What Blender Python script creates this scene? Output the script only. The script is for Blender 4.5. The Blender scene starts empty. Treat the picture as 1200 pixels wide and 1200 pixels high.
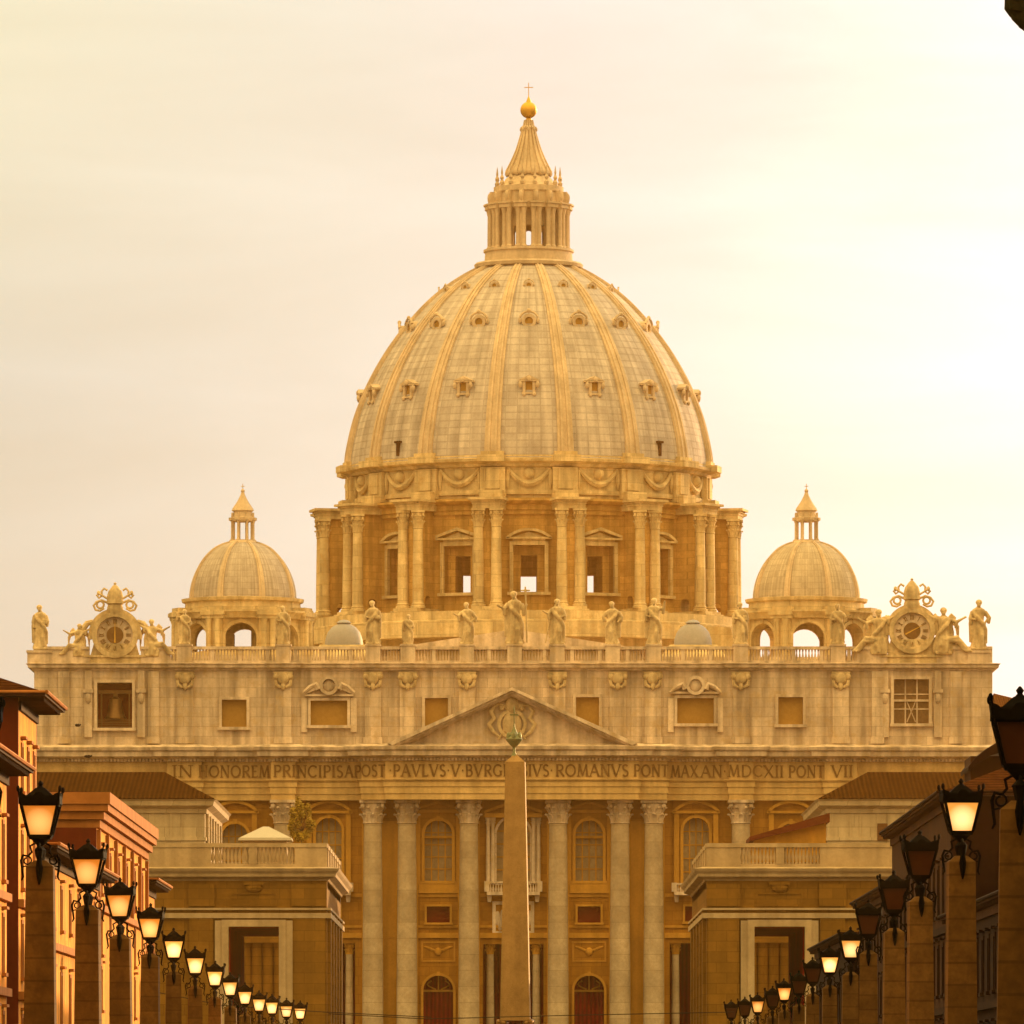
import bpy, bmesh, math, random
from mathutils import Vector, Matrix
R = math.radians
random.seed(7)
sc = bpy.context.scene
C = sc.collection

# ------------------------------------------------------------------ camera
F = 9900.0            # focal length in pixels of the 1200 px photograph
EYE = 1.7
cam_d = bpy.data.cameras.new('camera')
cam = bpy.data.objects.new('camera', cam_d); C.objects.link(cam)
cam.location = (0, 0, EYE); cam.rotation_euler = (R(90), 0, 0)
cam_d.sensor_width = 36; cam_d.lens = 36 * F / 1200
cam_d.shift_y = 690 / 1200.0
cam_d.clip_start = 1; cam_d.clip_end = 20000
sc.camera = cam

# ------------------------------------------------------------------ light
SUN_EL, SUN_AZ = 8.5, 36.0       # azimuth to the right of the view direction
w = bpy.data.worlds.new('World'); sc.world = w; w.use_nodes = True
nt = w.node_tree; nt.nodes.clear()
def N(tree, t, **kw):
    n = tree.nodes.new(t)
    for k, v in kw.items(): setattr(n, k, v)
    return n
sky = N(nt, 'ShaderNodeTexSky', sky_type='NISHITA', sun_disc=False)
sky.sun_elevation = R(SUN_EL); sky.sun_rotation = R(SUN_AZ)
sky.air_density = 1.0; sky.dust_density = 1.5; sky.ozone_density = 1.0
tint = N(nt, 'ShaderNodeMix', data_type='RGBA', blend_type='MULTIPLY'); tint.inputs[0].default_value = 1
tint.inputs[7].default_value = (1.0, 0.72, 0.5, 1)
nt.links.new(sky.outputs[0], tint.inputs[6])
bg1 = N(nt, 'ShaderNodeBackground'); bg1.inputs[1].default_value = 0.05
nt.links.new(tint.outputs[2], bg1.inputs[0])
# thin bright cloud veil: streaky noise by direction, brighter towards the sun
geo = N(nt, 'ShaderNodeTexCoord')
mp = N(nt, 'ShaderNodeMapping'); mp.inputs[3].default_value = (7, 7, 40); mp.inputs[2].default_value = (0, R(8), 0)
nz = N(nt, 'ShaderNodeTexNoise'); nz.inputs['Scale'].default_value = 1.6; nz.inputs['Detail'].default_value = 7; nz.inputs['Roughness'].default_value = .55
nz.inputs['Distortion'].default_value = .6
nt.links.new(geo.outputs['Generated'], mp.inputs[0]); nt.links.new(mp.outputs[0], nz.inputs[0])
sd = Vector((math.sin(R(SUN_AZ))*math.cos(R(SUN_EL)), math.cos(R(SUN_AZ))*math.cos(R(SUN_EL)), math.sin(R(SUN_EL))))
dot = N(nt, 'ShaderNodeVectorMath', operation='DOT_PRODUCT'); dot.inputs[1].default_value = sd
nt.links.new(geo.outputs['Generated'], dot.inputs[0])
# veil colour: amber over the rest of the sky, greyish cream in front, near white towards the sun
vr = N(nt, 'ShaderNodeValToRGB'); els = vr.color_ramp.elements
els[0].position = .45; els[0].color = (.40, .255, .118, 1)
els[1].position = .88; els[1].color = (.85, .86, .86, 1)
for p_, c_ in ((.70, (.24, .245, .19, 1)), (.772, (.155, .245, .275, 1)), (.80, (.215, .305, .345, 1)), (.825, (.31, .37, .42, 1))):
    e_ = els.new(p_); e_.color = c_
wn = N(nt, 'ShaderNodeMath', operation='MULTIPLY_ADD'); wn.inputs[1].default_value = .024; 
nt.links.new(nz.outputs[0], wn.inputs[0]); nt.links.new(dot.outputs['Value'], wn.inputs[2])
ws = N(nt, 'ShaderNodeMath', operation='SUBTRACT'); ws.inputs[1].default_value = .012; nt.links.new(wn.outputs[0], ws.inputs[0])
nt.links.new(ws.outputs[0], vr.inputs[0])
cr = N(nt, 'ShaderNodeMapRange'); cr.inputs[1].default_value = .3; cr.inputs[2].default_value = .72; cr.inputs[3].default_value = .93; cr.inputs[4].default_value = 1.08
nt.links.new(nz.outputs[0], cr.inputs[0])
bg2 = N(nt, 'ShaderNodeBackground')
szz = N(nt, 'ShaderNodeSeparateXYZ'); nt.links.new(geo.outputs['Generated'], szz.inputs[0])
yz = N(nt, 'ShaderNodeMapRange'); yz.inputs[1].default_value = .085; yz.inputs[2].default_value = .145; nt.links.new(szz.outputs[2], yz.inputs[0])
yd = N(nt, 'ShaderNodeMapRange'); yd.inputs[1].default_value = .815; yd.inputs[2].default_value = .77; nt.links.new(dot.outputs['Value'], yd.inputs[0])
yk_ = N(nt, 'ShaderNodeMath', operation='MULTIPLY'); nt.links.new(yz.outputs[0], yk_.inputs[0]); nt.links.new(yd.outputs[0], yk_.inputs[1])
ym = N(nt, 'ShaderNodeMix', data_type='RGBA', blend_type='ADD'); nt.links.new(yk_.outputs[0], ym.inputs[0]); nt.links.new(vr.outputs[0], ym.inputs[6]); ym.inputs[7].default_value = (.20, .16, .02, 1)
nt.links.new(ym.outputs[2], bg2.inputs[0]); sz = N(nt, 'ShaderNodeSeparateXYZ'); nt.links.new(geo.outputs['Generated'], sz.inputs[0])
zr_ = N(nt, 'ShaderNodeMapRange'); zr_.inputs[1].default_value = .18; zr_.inputs[2].default_value = .8; zr_.inputs[3].default_value = 1.0; zr_.inputs[4].default_value = 3.4
nt.links.new(sz.outputs[2], zr_.inputs[0])
zm = N(nt, 'ShaderNodeMath', operation='MULTIPLY'); nt.links.new(zr_.outputs[0], zm.inputs[0]); nt.links.new(cr.outputs[0], zm.inputs[1])
nt.links.new(zm.outputs[0], bg2.inputs[1])
addn = N(nt, 'ShaderNodeAddShader'); wo = N(nt, 'ShaderNodeOutputWorld')
nt.links.new(bg1.outputs[0], addn.inputs[0]); nt.links.new(bg2.outputs[0], addn.inputs[1]); nt.links.new(addn.outputs[0], wo.inputs[0])

sl = bpy.data.lights.new('sun', 'SUN'); sl.energy = 5.0; sl.angle = R(.6); sl.color = (1.0, .60, .24)
so = bpy.data.objects.new('sun', sl); C.objects.link(so)
so.rotation_euler = (-sd).to_track_quat('-Z', 'Y').to_euler()
sc.view_settings.view_transform = 'Standard'; sc.view_settings.look = 'None'
sc.view_settings.exposure = 0.6; sc.view_settings.gamma = 1
HAZE_DENSITY, HAZE_COL, HAZE_G = .00006, (1.0, .50, .12), .75

# ------------------------------------------------------------------ helpers
class MB:
    def __init__(s, smooth=None): s.v = []; s.f = []; s.M = Matrix(); s.smooth = smooth
    def add(s, vs, fs):
        n = len(s.v); M = s.M
        s.v += [M @ Vector(p) for p in vs]; s.f += [tuple(i + n for i in f) for f in fs]
    def box(s, x0, x1, y0, y1, z0, z1):
        s.add([(x0,y0,z0),(x1,y0,z0),(x1,y1,z0),(x0,y1,z0),(x0,y0,z1),(x1,y0,z1),(x1,y1,z1),(x0,y1,z1)],
              [(0,3,2,1),(4,5,6,7),(0,1,5,4),(1,2,6,5),(2,3,7,6),(3,0,4,7)])
    def prism(s, poly, y0, y1):            # poly in (x,z), extruded along y
        n = len(poly)
        s.add([(x,y0,z) for x,z in poly]+[(x,y1,z) for x,z in poly],
              [tuple(range(n)), tuple(range(2*n-1,n-1,-1))]+[(i,(i+1)%n,(i+1)%n+n,i+n) for i in range(n)])
    def prismz(s, poly, z0, z1):
        n = len(poly)
        s.add([(x,y,z0) for x,y in poly]+[(x,y,z1) for x,y in poly],
              [tuple(range(n-1,-1,-1)), tuple(range(n,2*n))]+[(i,(i+1)%n,(i+1)%n+n,i+n) for i in range(n)])
    def frustum(s, cx, cy, z0, z1, a0, b0, a1, b1):     # rectangular half sizes a (x), b (y)
        s.add([(cx-a0,cy-b0,z0),(cx+a0,cy-b0,z0),(cx+a0,cy+b0,z0),(cx-a0,cy+b0,z0),(cx-a1,cy-b1,z1),(cx+a1,cy-b1,z1),(cx+a1,cy+b1,z1),(cx-a1,cy+b1,z1)],
              [(0,3,2,1),(4,5,6,7),(0,1,5,4),(1,2,6,5),(2,3,7,6),(3,0,4,7)])
    def lathe(s, cx, cy, prof, seg=24, off=0, cap=True):
        vs = []; fs = []; m = len(prof)
        for i in range(seg):
            a = off + 2*math.pi*i/seg
            for r, z in prof: vs.append((cx + r*math.sin(a), cy - r*math.cos(a), z))
        for i in range(seg):
            j = (i+1) % seg
            for k in range(m-1): fs.append((i*m+k, j*m+k, j*m+k+1, i*m+k+1))
        if cap:
            if prof[0][0] > 1e-4: fs.append(tuple(i*m for i in range(seg-1,-1,-1)))
            if prof[-1][0] > 1e-4: fs.append(tuple(i*m+m-1 for i in range(seg)))
        s.add(vs, fs)
    def tube(s, pts, rad, seg=6):
        pts = [Vector(p) for p in pts]; n = len(pts)
        if not isinstance(rad, (list, tuple)): rad = [rad]*n
        vs = []; fs = []; up = None
        for i, p in enumerate(pts):
            t = (pts[min(i+1,n-1)] - pts[max(i-1,0)]).normalized()
            if up is None: up = Vector((0,0,1)) if abs(t.z) < .9 else Vector((1,0,0))
            a = t.cross(up).normalized(); b = a.cross(t).normalized(); up = b
            for k in range(seg):
                q = 2*math.pi*k/seg; vs.append(p + (a*math.cos(q)+b*math.sin(q))*rad[i])
        for i in range(n-1):
            for k in range(seg): l = (k+1)%seg; fs.append((i*seg+k, i*seg+l, (i+1)*seg+l, (i+1)*seg+k))
        fs.append(tuple(range(seg-1,-1,-1))); fs.append(tuple((n-1)*seg+k for k in range(seg)))
        s.add(vs, fs)
    def ell(s, c, r, seg=12, rings=8, M=None):
        vs = []; fs = []; c = Vector(c)
        for i in range(rings+1):
            t = math.pi*i/rings
            for k in range(seg):
                a = 2*math.pi*k/seg
                p = Vector((r[0]*math.sin(t)*math.cos(a), r[1]*math.sin(t)*math.sin(a), r[2]*math.cos(t)))
                vs.append(c + ((M @ p) if M else p))
        for i in range(rings):
            for k in range(seg): l = (k+1)%seg; fs.append((i*seg+k,(i+1)*seg+k,(i+1)*seg+l,i*seg+l))
        s.add(vs, fs)
    def ring(s, cx, cz, r0, r1, y0, y1, a0=0, a1=360, n=16):   # band in the xz plane
        for i in range(n):
            p = []
            for r in (r0, r1):
                for q in (a0+(a1-a0)*i/n, a0+(a1-a0)*(i+1)/n): p.append((cx+r*math.cos(R(q)), cz+r*math.sin(R(q))))
            s.prism([p[0],p[1],p[3],p[2]], y0, y1)
    def wall(s, x0, x1, z0, z1, y0, y1, holes=()):   # holes (hx0,hx1,hz0,hz1,arch); arch springs at hz1
        H = [h if len(h) > 4 else tuple(h)+(False,) for h in holes]
        xs = sorted(set([x0,x1]+[c for h in H for c in h[:2] if x0 < c < x1]))
        def q(a,b,c,d): s.add([a,b,c,d],[(0,1,2,3)])
        for xa, xb in zip(xs, xs[1:]):
            xm = (xa+xb)/2
            hs = sorted([(h[2], h[3]+((h[1]-h[0])/2 if h[4] else 0), h) for h in H if h[0] < xm < h[1]], key=lambda t: t[0])
            z = z0
            for a, b, h in hs:
                if a > z:
                    for y in (y0,y1): q((xa,y,z),(xb,y,z),(xb,y,a),(xa,y,a))
                z = b
                if h[4]:
                    cx = (h[0]+h[1])/2; r = (h[1]-h[0])/2; n = 6
                    st = [xa+(xb-xa)*i/n for i in range(n+1)]
                    if xa <= h[0]+1e-6 and xb >= h[1]-1e-6: st = [cx - r*math.cos(math.pi*i/12) for i in range(13)]
                    hh = lambda x: h[3] + math.sqrt(max(0, r*r-(x-cx)**2))
                    for sa, sb in zip(st, st[1:]):
                        for y in (y0,y1): q((sa,y,hh(sa)),(sb,y,hh(sb)),(sb,y,b),(sa,y,b))
                        q((sa,y0,hh(sa)),(sb,y0,hh(sb)),(sb,y1,hh(sb)),(sa,y1,hh(sa)))
                    if xa == h[0] or True: pass
                else: q((xa,y0,b),(xb,y0,b),(xb,y1,b),(xa,y1,b))
                if a > z0: q((xa,y0,a),(xb,y0,a),(xb,y1,a),(xa,y1,a))
            if z < z1:
                for y in (y0,y1): q((xa,y,z),(xb,y,z),(xb,y,z1),(xa,y,z1))
        for h in H:
            for x in h[:2]: q((x,y0,h[2]),(x,y1,h[2]),(x,y1,h[3]),(x,y0,h[3]))
        q((x0,y0,z0),(x0,y1,z0),(x0,y1,z1),(x0,y0,z1)); q((x1,y0,z0),(x1,y1,z0),(x1,y1,z1),(x1,y0,z1))
        q((x0,y0,z1),(x1,y0,z1),(x1,y1,z1),(x0,y1,z1))
    def mould(s, prof, path, closed=False):    # prof (out,z); path (x,y) list, outward = right-hand side
        P = [Vector(p) for p in path]; n = len(P); m = len(prof); vs = []; fs = []
        def nr(a, b): d = (b-a).normalized(); return Vector((d.y, -d.x))
        for i in range(n):
            ns = []
            if i > 0 or closed: ns.append(nr(P[i-1], P[i]))
            if i < n-1 or closed: ns.append(nr(P[i], P[(i+1)%n]))
            d = ns[0] if len(ns) == 1 else (ns[0]+ns[1]).normalized()
            k = 1 if len(ns) == 1 else 1/max(.2, d.dot(ns[0]))
            for o, z in prof: vs.append((P[i].x+d.x*o*k, P[i].y+d.y*o*k, z))
        for i in range(n if closed else n-1):
            j = (i+1)%n
            for k in range(m-1): fs.append((i*m+k, j*m+k, j*m+k+1, i*m+k+1))
        if not closed: fs += [tuple(range(m)), tuple((n-1)*m+k for k in range(m-1,-1,-1))]
        s.add(vs, fs)
    def mesh(s, name):
        me = bpy.data.meshes.new(name)
        o = ORG
        me.from_pydata([tuple(v) for v in s.v], [], s.f)
        bm = bmesh.new(); bm.from_mesh(me)
        bmesh.ops.recalc_face_normals(bm, faces=bm.faces); bm.to_mesh(me); bm.free()
        if s.smooth is not None:
            me.polygons.foreach_set('use_smooth', [True]*len(me.polygons)); me.set_sharp_from_angle(angle=R(s.smooth))
        return me
    def build(s, name, mat, parent=None, loc=None, local=False):
        base = worldloc(parent) if parent is not None else Vector(loc or (0,0,0))
        if not local:
            s.v = [v - base for v in s.v]
        me = s.mesh(name); me.materials.append(mat)
        o = bpy.data.objects.new(name, me); C.objects.link(o)
        if parent is not None: o.parent = parent
        elif loc: o.location = loc
        return o
ORG = None
def build_split(mb, name, mat_, parent):
    par = list(range(len(mb.v)))
    def find(i):
        while par[i] != i: par[i] = par[par[i]]; i = par[i]
        return i
    for f in mb.f:
        for j in f[1:]: par[find(j)] = find(f[0])
    G = {}
    for f in mb.f: G.setdefault(find(f[0]), []).append(f)
    out = []
    for fs in G.values():
        ids = sorted({i for f in fs for i in f}); mp_ = {i: k for k, i in enumerate(ids)}
        m = MB(mb.smooth); m.v = [mb.v[i] for i in ids]; m.f = [tuple(mp_[i] for i in f) for f in fs]; out.append(m.build(name, mat_, parent))
    return out
def worldloc(o):
    p = Vector((0,0,0))
    while o is not None: p = p + o.location; o = o.parent
    return p
def tag(o, label=None, cat=None, group=None, kind=None):
    if label: o['label'] = label
    if cat: o['category'] = cat
    if group: o['group'] = group
    if kind: o['kind'] = kind
    return o
def thing(name, label, cat, loc=(0,0,0), group=None):
    o = bpy.data.objects.new(name, None); C.objects.link(o); o.location = loc; o.empty_display_size = .5
    return tag(o, label, cat, group)
def kids(o): return [c for c in bpy.data.objects if c.parent == o]
def copy_tree(o, parent=None):
    c = o.copy(); C.objects.link(c)
    if parent is not None: c.parent = parent
    for ch in kids(o): copy_tree(ch, c)
    return c
def W(px, py, D): return ((px-600)*D/F, EYE+(1290-py)*D/F)
def XW(px, D): return (px-600)*D/F
def ZW(py, D): return EYE+(1290-py)*D/F

# ------------------------------------------------------------------ materials
def mat(name, base, rough=.85, metal=0, var=.16, scale=.35, streak=0, course=0, cw=1.6, bump=.25, spec=.08, fine=3.0, stainc=None, emit=None, radial=None, tile=None, grime=0):
    m = bpy.data.materials.new(name); m.use_nodes = True; t = m.node_tree; L = t.links.new
    b = t.nodes['Principled BSDF']; b.inputs['Roughness'].default_value = rough; b.inputs['Metallic'].default_value = metal
    b.inputs['Specular IOR Level'].default_value = spec
    if emit:
        b.inputs['Emission Color'].default_value = emit[0]+(1,); b.inputs['Emission Strength'].default_value = emit[1]
    tc = N(t,'ShaderNodeTexCoord'); gm = N(t,'ShaderNodeNewGeometry')
    pos = gm.outputs['Position']
    n1 = N(t,'ShaderNodeTexNoise'); n1.inputs['Scale'].default_value = scale; n1.inputs['Detail'].default_value = 6; n1.inputs['Roughness'].default_value=.6
    L(pos, n1.inputs[0])
    n2 = N(t,'ShaderNodeTexNoise'); n2.inputs['Scale'].default_value = fine; n2.inputs['Detail'].default_value = 5
    L(pos, n2.inputs[0])
    def mr_(src, lo, hi, a=.3, bb=.7):
        r = N(t,'ShaderNodeMapRange'); r.inputs[1].default_value = a; r.inputs[2].default_value = bb; r.inputs[3].default_value = lo; r.inputs[4].default_value = hi
        L(src, r.inputs[0]); return r.outputs[0]
    def mul(a, bb):
        q = N(t,'ShaderNodeMath', operation='MULTIPLY'); L(a, q.inputs[0]); L(bb, q.inputs[1]); return q.outputs[0]
    val = mul(mr_(n1.outputs[0], 1-var, 1+var), mr_(n2.outputs[0], 1-var*.55, 1+var*.55))
    height = n2.outputs[0]
    if streak:
        ms = N(t,'ShaderNodeMapping'); ms.inputs[3].default_value = (1,1,.07); L(pos, ms.inputs[0])
        n3 = N(t,'ShaderNodeTexNoise'); n3.inputs['Scale'].default_value = .9; n3.inputs['Detail'].default_value = 4; L(ms.outputs[0], n3.inputs[0])
        val = mul(val, mr_(n3.outputs[0], 1-streak, 1.0+streak*.35, .35, .62))
    if course:
        # block courses: u runs along x+y, v along z
        sx = N(t,'ShaderNodeSeparateXYZ'); L(pos, sx.inputs[0])
        ad = N(t,'ShaderNodeMath', operation='ADD'); L(sx.outputs[0], ad.inputs[0]); L(sx.outputs[1], ad.inputs[1])
        cb = N(t,'ShaderNodeCombineXYZ'); L(ad.outputs[0], cb.inputs[0]); L(sx.outputs[2], cb.inputs[1])
        br = N(t,'ShaderNodeTexBrick'); br.inputs['Scale'].default_value = 1; br.inputs['Brick Width'].default_value = cw; br.inputs['Row Height'].default_value = course
        br.inputs['Mortar Size'].default_value = .035; br.inputs['Mortar Smooth'].default_value = .3
        br.inputs['Color1'].default_value = (1,1,1,1); br.inputs['Color2'].default_value = (.8,.8,.8,1); br.inputs['Mortar'].default_value = (.62,.62,.62,1)
        L(cb.outputs[0], br.inputs[0]); bw = N(t,'ShaderNodeRGBToBW'); L(br.outputs[0], bw.inputs[0]); val = mul(val, bw.outputs[0])
    if radial:      # sheets round a vertical axis at (cx, cy): (cx,cy,rowheight,angle count)
        cx, cy, rh, na = radial
        vm = N(t,'ShaderNodeVectorMath', operation='SUBTRACT'); vm.inputs[1].default_value = (cx,cy,0); L(pos, vm.inputs[0])
        sx = N(t,'ShaderNodeSeparateXYZ'); L(vm.outputs[0], sx.inputs[0])
        at = N(t,'ShaderNodeMath', operation='ARCTAN2'); L(sx.outputs[1], at.inputs[0]); L(sx.outputs[0], at.inputs[1])
        cb = N(t,'ShaderNodeCombineXYZ'); L(at.outputs[0], cb.inputs[0])
        zz = N(t,'ShaderNodeMath', operation='MULTIPLY'); L(sx.outputs[2], zz.inputs[0]); zz.inputs[1].default_value = 2*math.pi/na/rh/2.2; L(zz.outputs[0], cb.inputs[1])
        br = N(t,'ShaderNodeTexBrick'); br.offset = 0; br.inputs['Scale'].default_value = 1; br.inputs['Brick Width'].default_value = 2*math.pi/na; br.inputs['Row Height'].default_value = 2*math.pi/na/2.2
        br.inputs['Mortar Size'].default_value = .0034; br.inputs['Mortar Smooth'].default_value = .4
        br.inputs['Color1'].default_value = (1,1,1,1); br.inputs['Color2'].default_value = (.80,.80,.80,1); br.inputs['Mortar'].default_value = (.74,.74,.74,1)
        L(cb.outputs[0], br.inputs[0]); bw = N(t,'ShaderNodeRGBToBW'); L(br.outputs[0], bw.inputs[0]); val = mul(val, bw.outputs[0])
        # run-off streaks down the sheets
        cs = N(t,'ShaderNodeCombineXYZ'); a9 = N(t,'ShaderNodeMath', operation='MULTIPLY'); L(at.outputs[0], a9.inputs[0]); a9.inputs[1].default_value = 26; L(a9.outputs[0], cs.inputs[0])
        z9 = N(t,'ShaderNodeMath', operation='MULTIPLY'); L(sx.outputs[2], z9.inputs[0]); z9.inputs[1].default_value = .07; L(z9.outputs[0], cs.inputs[1])
        n4 = N(t,'ShaderNodeTexNoise'); n4.inputs['Scale'].default_value = 1.0; n4.inputs['Detail'].default_value = 4; L(cs.outputs[0], n4.inputs[0])
        val = mul(val, mr_(n4.outputs[0], .74, 1.12, .35, .65))
    if tile:        # roof tile channels: direction vector (world), spacing
        dr, sp = tile
        dn = N(t,'ShaderNodeVectorMath', operation='DOT_PRODUCT'); dn.inputs[1].default_value = dr; L(pos, dn.inputs[0])
        q = N(t,'ShaderNodeMath', operation='MULTIPLY'); q.inputs[1].default_value = 2*math.pi/sp; L(dn.outputs['Value'], q.inputs[0])
        sn = N(t,'ShaderNodeMath', operation='SINE'); L(q.outputs[0], sn.inputs[0])
        val = mul(val, mr_(sn.outputs[0], .55, 1.15, -1, 1))
        height = sn.outputs[0]
    cm = N(t,'ShaderNodeMix', data_type='RGBA', blend_type='MULTIPLY'); cm.inputs[0].default_value = 1
    cm.inputs[6].default_value = tuple(base)+(1,)
    L(val, cm.inputs[7]); out = cm.outputs[2]
    if stainc:
        n5 = N(t,'ShaderNodeTexNoise'); n5.inputs['Scale'].default_value = scale*1.7; n5.inputs['Detail'].default_value = 7; n5.inputs['Roughness'].default_value=.7
        L(pos, n5.inputs[0]); mx = N(t,'ShaderNodeMix', data_type='RGBA'); L(mr_(n5.outputs[0],0,.75,.5,.72), mx.inputs[0]); L(out, mx.inputs[6]); mx.inputs[7].default_value = tuple(stainc)+(1,); out = mx.outputs[2]
    L(out, b.inputs['Base Color'])
    if bump:
        bp = N(t,'ShaderNodeBump'); bp.inputs['Strength'].default_value = bump; bp.inputs['Distance'].default_value = .06; L(height, bp.inputs['Height']); L(bp.outputs[0], b.inputs['Normal'])
    return m
DX, DY = 19.5/(F/1157), 1157.0      # great dome axis
M = {}
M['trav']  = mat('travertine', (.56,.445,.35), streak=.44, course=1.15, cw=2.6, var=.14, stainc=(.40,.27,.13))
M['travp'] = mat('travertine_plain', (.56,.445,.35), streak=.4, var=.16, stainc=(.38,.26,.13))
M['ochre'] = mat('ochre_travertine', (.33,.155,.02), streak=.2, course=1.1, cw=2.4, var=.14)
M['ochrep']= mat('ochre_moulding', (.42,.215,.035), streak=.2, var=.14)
M['frz']  = mat('frieze_travertine', (.52,.355,.16), streak=.25, var=.16, stainc=(.40,.25,.09))
M['col']   = mat('column_travertine', (.41,.32,.22), streak=.12, course=1.9, cw=40, var=.2, scale=.5, stainc=(.36,.26,.16))
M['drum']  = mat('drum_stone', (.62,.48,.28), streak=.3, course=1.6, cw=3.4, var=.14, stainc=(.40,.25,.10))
M['drumw'] = mat('shaded_drum_wall_stone', (.52,.315,.105), streak=.3, course=.95, cw=2.0, var=.16, stainc=(.38,.21,.06))  # amber shade between the columns is put into this wall colour
M['statue']= mat('statue_stone', (.52,.40,.24), streak=.4, var=.22, scale=.8, stainc=(.34,.22,.11))
M['lead']  = mat('lead_sheet', (.47,.42,.40), rough=.9, var=.13, radial=(DX,DY,.95,96), bump=.1)
M['leadL'] = mat('lead_sheet_left', (.44,.38,.34), rough=.9, var=.13, radial=((284-600)/9.0,1100,.8,48), bump=.1)
M['leadR'] = mat('lead_sheet_right', (.47,.395,.31), rough=.9, var=.13, radial=((945-600)/9.0,1100,.8,48), bump=.1)
M['leadp'] = mat('grey_lead', (.27,.26,.27), rough=.6, var=.1, bump=.1)
M['rib']   = mat('rib_lead', (.52,.41,.30), rough=.9, var=.16, streak=.15)
M['gold']  = mat('gilt_bronze', (.62,.36,.07), rough=.5, metal=.6, var=.08, bump=.05)
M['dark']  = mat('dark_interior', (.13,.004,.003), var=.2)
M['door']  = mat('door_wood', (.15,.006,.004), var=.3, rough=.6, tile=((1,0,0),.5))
M['glassd']= mat('window_glass', (.12,.07,.03), rough=.45, var=.3, scale=1.5, spec=.2)
M['glassp']= mat('pale_leaded_glass', (.26,.20,.12), rough=.4, var=.25, scale=.7)
M['blind'] = mat('window_blind', (.33,.19,.05), rough=.8, var=.12)
M['bell']  = mat('bell_bronze', (.16,.09,.035), rough=.4, metal=.6, var=.2)
M['letter']= mat('letter_bronze', (.15,.085,.03), rough=.6, var=.25)
M['granite']=mat('red_granite', (.27,.16,.06), rough=.6, var=.2, scale=.9, fine=9, streak=.15, stainc=(.29,.17,.06))
M['verdi'] = mat('green_bronze', (.15,.17,.09), rough=.5, metal=.3, var=.3, fine=8)
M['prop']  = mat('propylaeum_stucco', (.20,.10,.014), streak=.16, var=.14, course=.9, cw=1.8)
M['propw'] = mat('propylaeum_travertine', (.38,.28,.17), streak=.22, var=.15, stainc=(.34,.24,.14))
M['attic'] = mat('pale_plaster', (.48,.38,.25), streak=.16, var=.1, course=1.3, cw=3)
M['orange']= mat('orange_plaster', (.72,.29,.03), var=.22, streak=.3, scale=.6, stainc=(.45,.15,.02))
M['rust_shade']  = mat('rust_and_shade_plaster', (.11,.016,.004), var=.16, streak=.2, scale=.5)  # shade of the left end walls painted as dark red; also the roof hut
M['tan']   = mat('backlit_tan_plaster', (.035,.012,.004), var=.14, streak=.2, scale=.5)  # right row: backlit darkness is put into the plaster colour
M['dtrim'] = mat('backlit_dark_trim', (.014,.004,.002), var=.2)  # trim darkened in colour for the backlit right row
M['dwall'] = mat('backlit_red_plaster', (.011,.002,.001), var=.25, streak=.2, scale=.5)  # right row's silhouette darkness painted into a near-black red
M['otrim'] = mat('orange_stone_trim', (.36,.135,.035), var=.14, streak=.2)
M['redp'] = mat('dark_red_plaster_lining', (.40,.012,.006), var=.2)
M['white'] = mat('white_canvas', (.40,.36,.30), var=.05)
M['dred'] = mat('dark_red_roof', (.09,.018,.006), var=.2)
M['trim']  = mat('white_trim', (.72,.58,.40), var=.1, streak=.1)
M['tileY'] = mat('roof_tiles_down_y', (.05,.016,.005), spec=0, tile=((1,0,0),.34), var=.3, scale=1.2, bump=.5)
M['tileX'] = mat('roof_tiles_down_x', (.05,.016,.005), spec=0, tile=((0,1,0),.34), var=.3, scale=1.2, bump=.5)
M['tileB'] = mat('brown_roof_tiles', (.038,.015,.003), spec=0, tile=((1,0,0),.42), var=.2, scale=.9, bump=.5)
M['soffit']= mat('dark_wood_soffit', (.045,.018,.01), var=.3, tile=((0,1,0),.8))
M['iron']  = mat('black_iron', (.002,.0015,.001), rough=.8, metal=0, spec=.03, var=.2, bump=.1, fine=14)
M['pillar']= mat('pillar_travertine', (.125,.06,.014), course=.62, cw=9, var=.22, scale=1.6, fine=7, stainc=(.06,.028,.008), streak=.25)
M['ground']= mat('cobble_ground', (.09,.075,.06), course=.12, cw=.12, var=.2)
M['asphalt']=mat('asphalt', (.05,.048,.045), var=.2, fine=20)
M['shut']  = mat('wood_shutter', (.13,.06,.025), tile=((0,0,1),.12), var=.2)
M['wire']  = mat('cable', (.02,.015,.01), rough=.6)
M['leaf']  = mat('pine_foliage', (.03,.028,.014), rough=.9, spec=0, var=.4, scale=2)
M['yleaf'] = mat('yellow_foliage', (.26,.17,.02), rough=.7, var=.4, scale=2)
M['bark']  = mat('bark', (.10,.06,.04), var=.3, scale=3)
M['feather']=mat('dark_feathers', (.04,.03,.025), var=.2)
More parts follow.
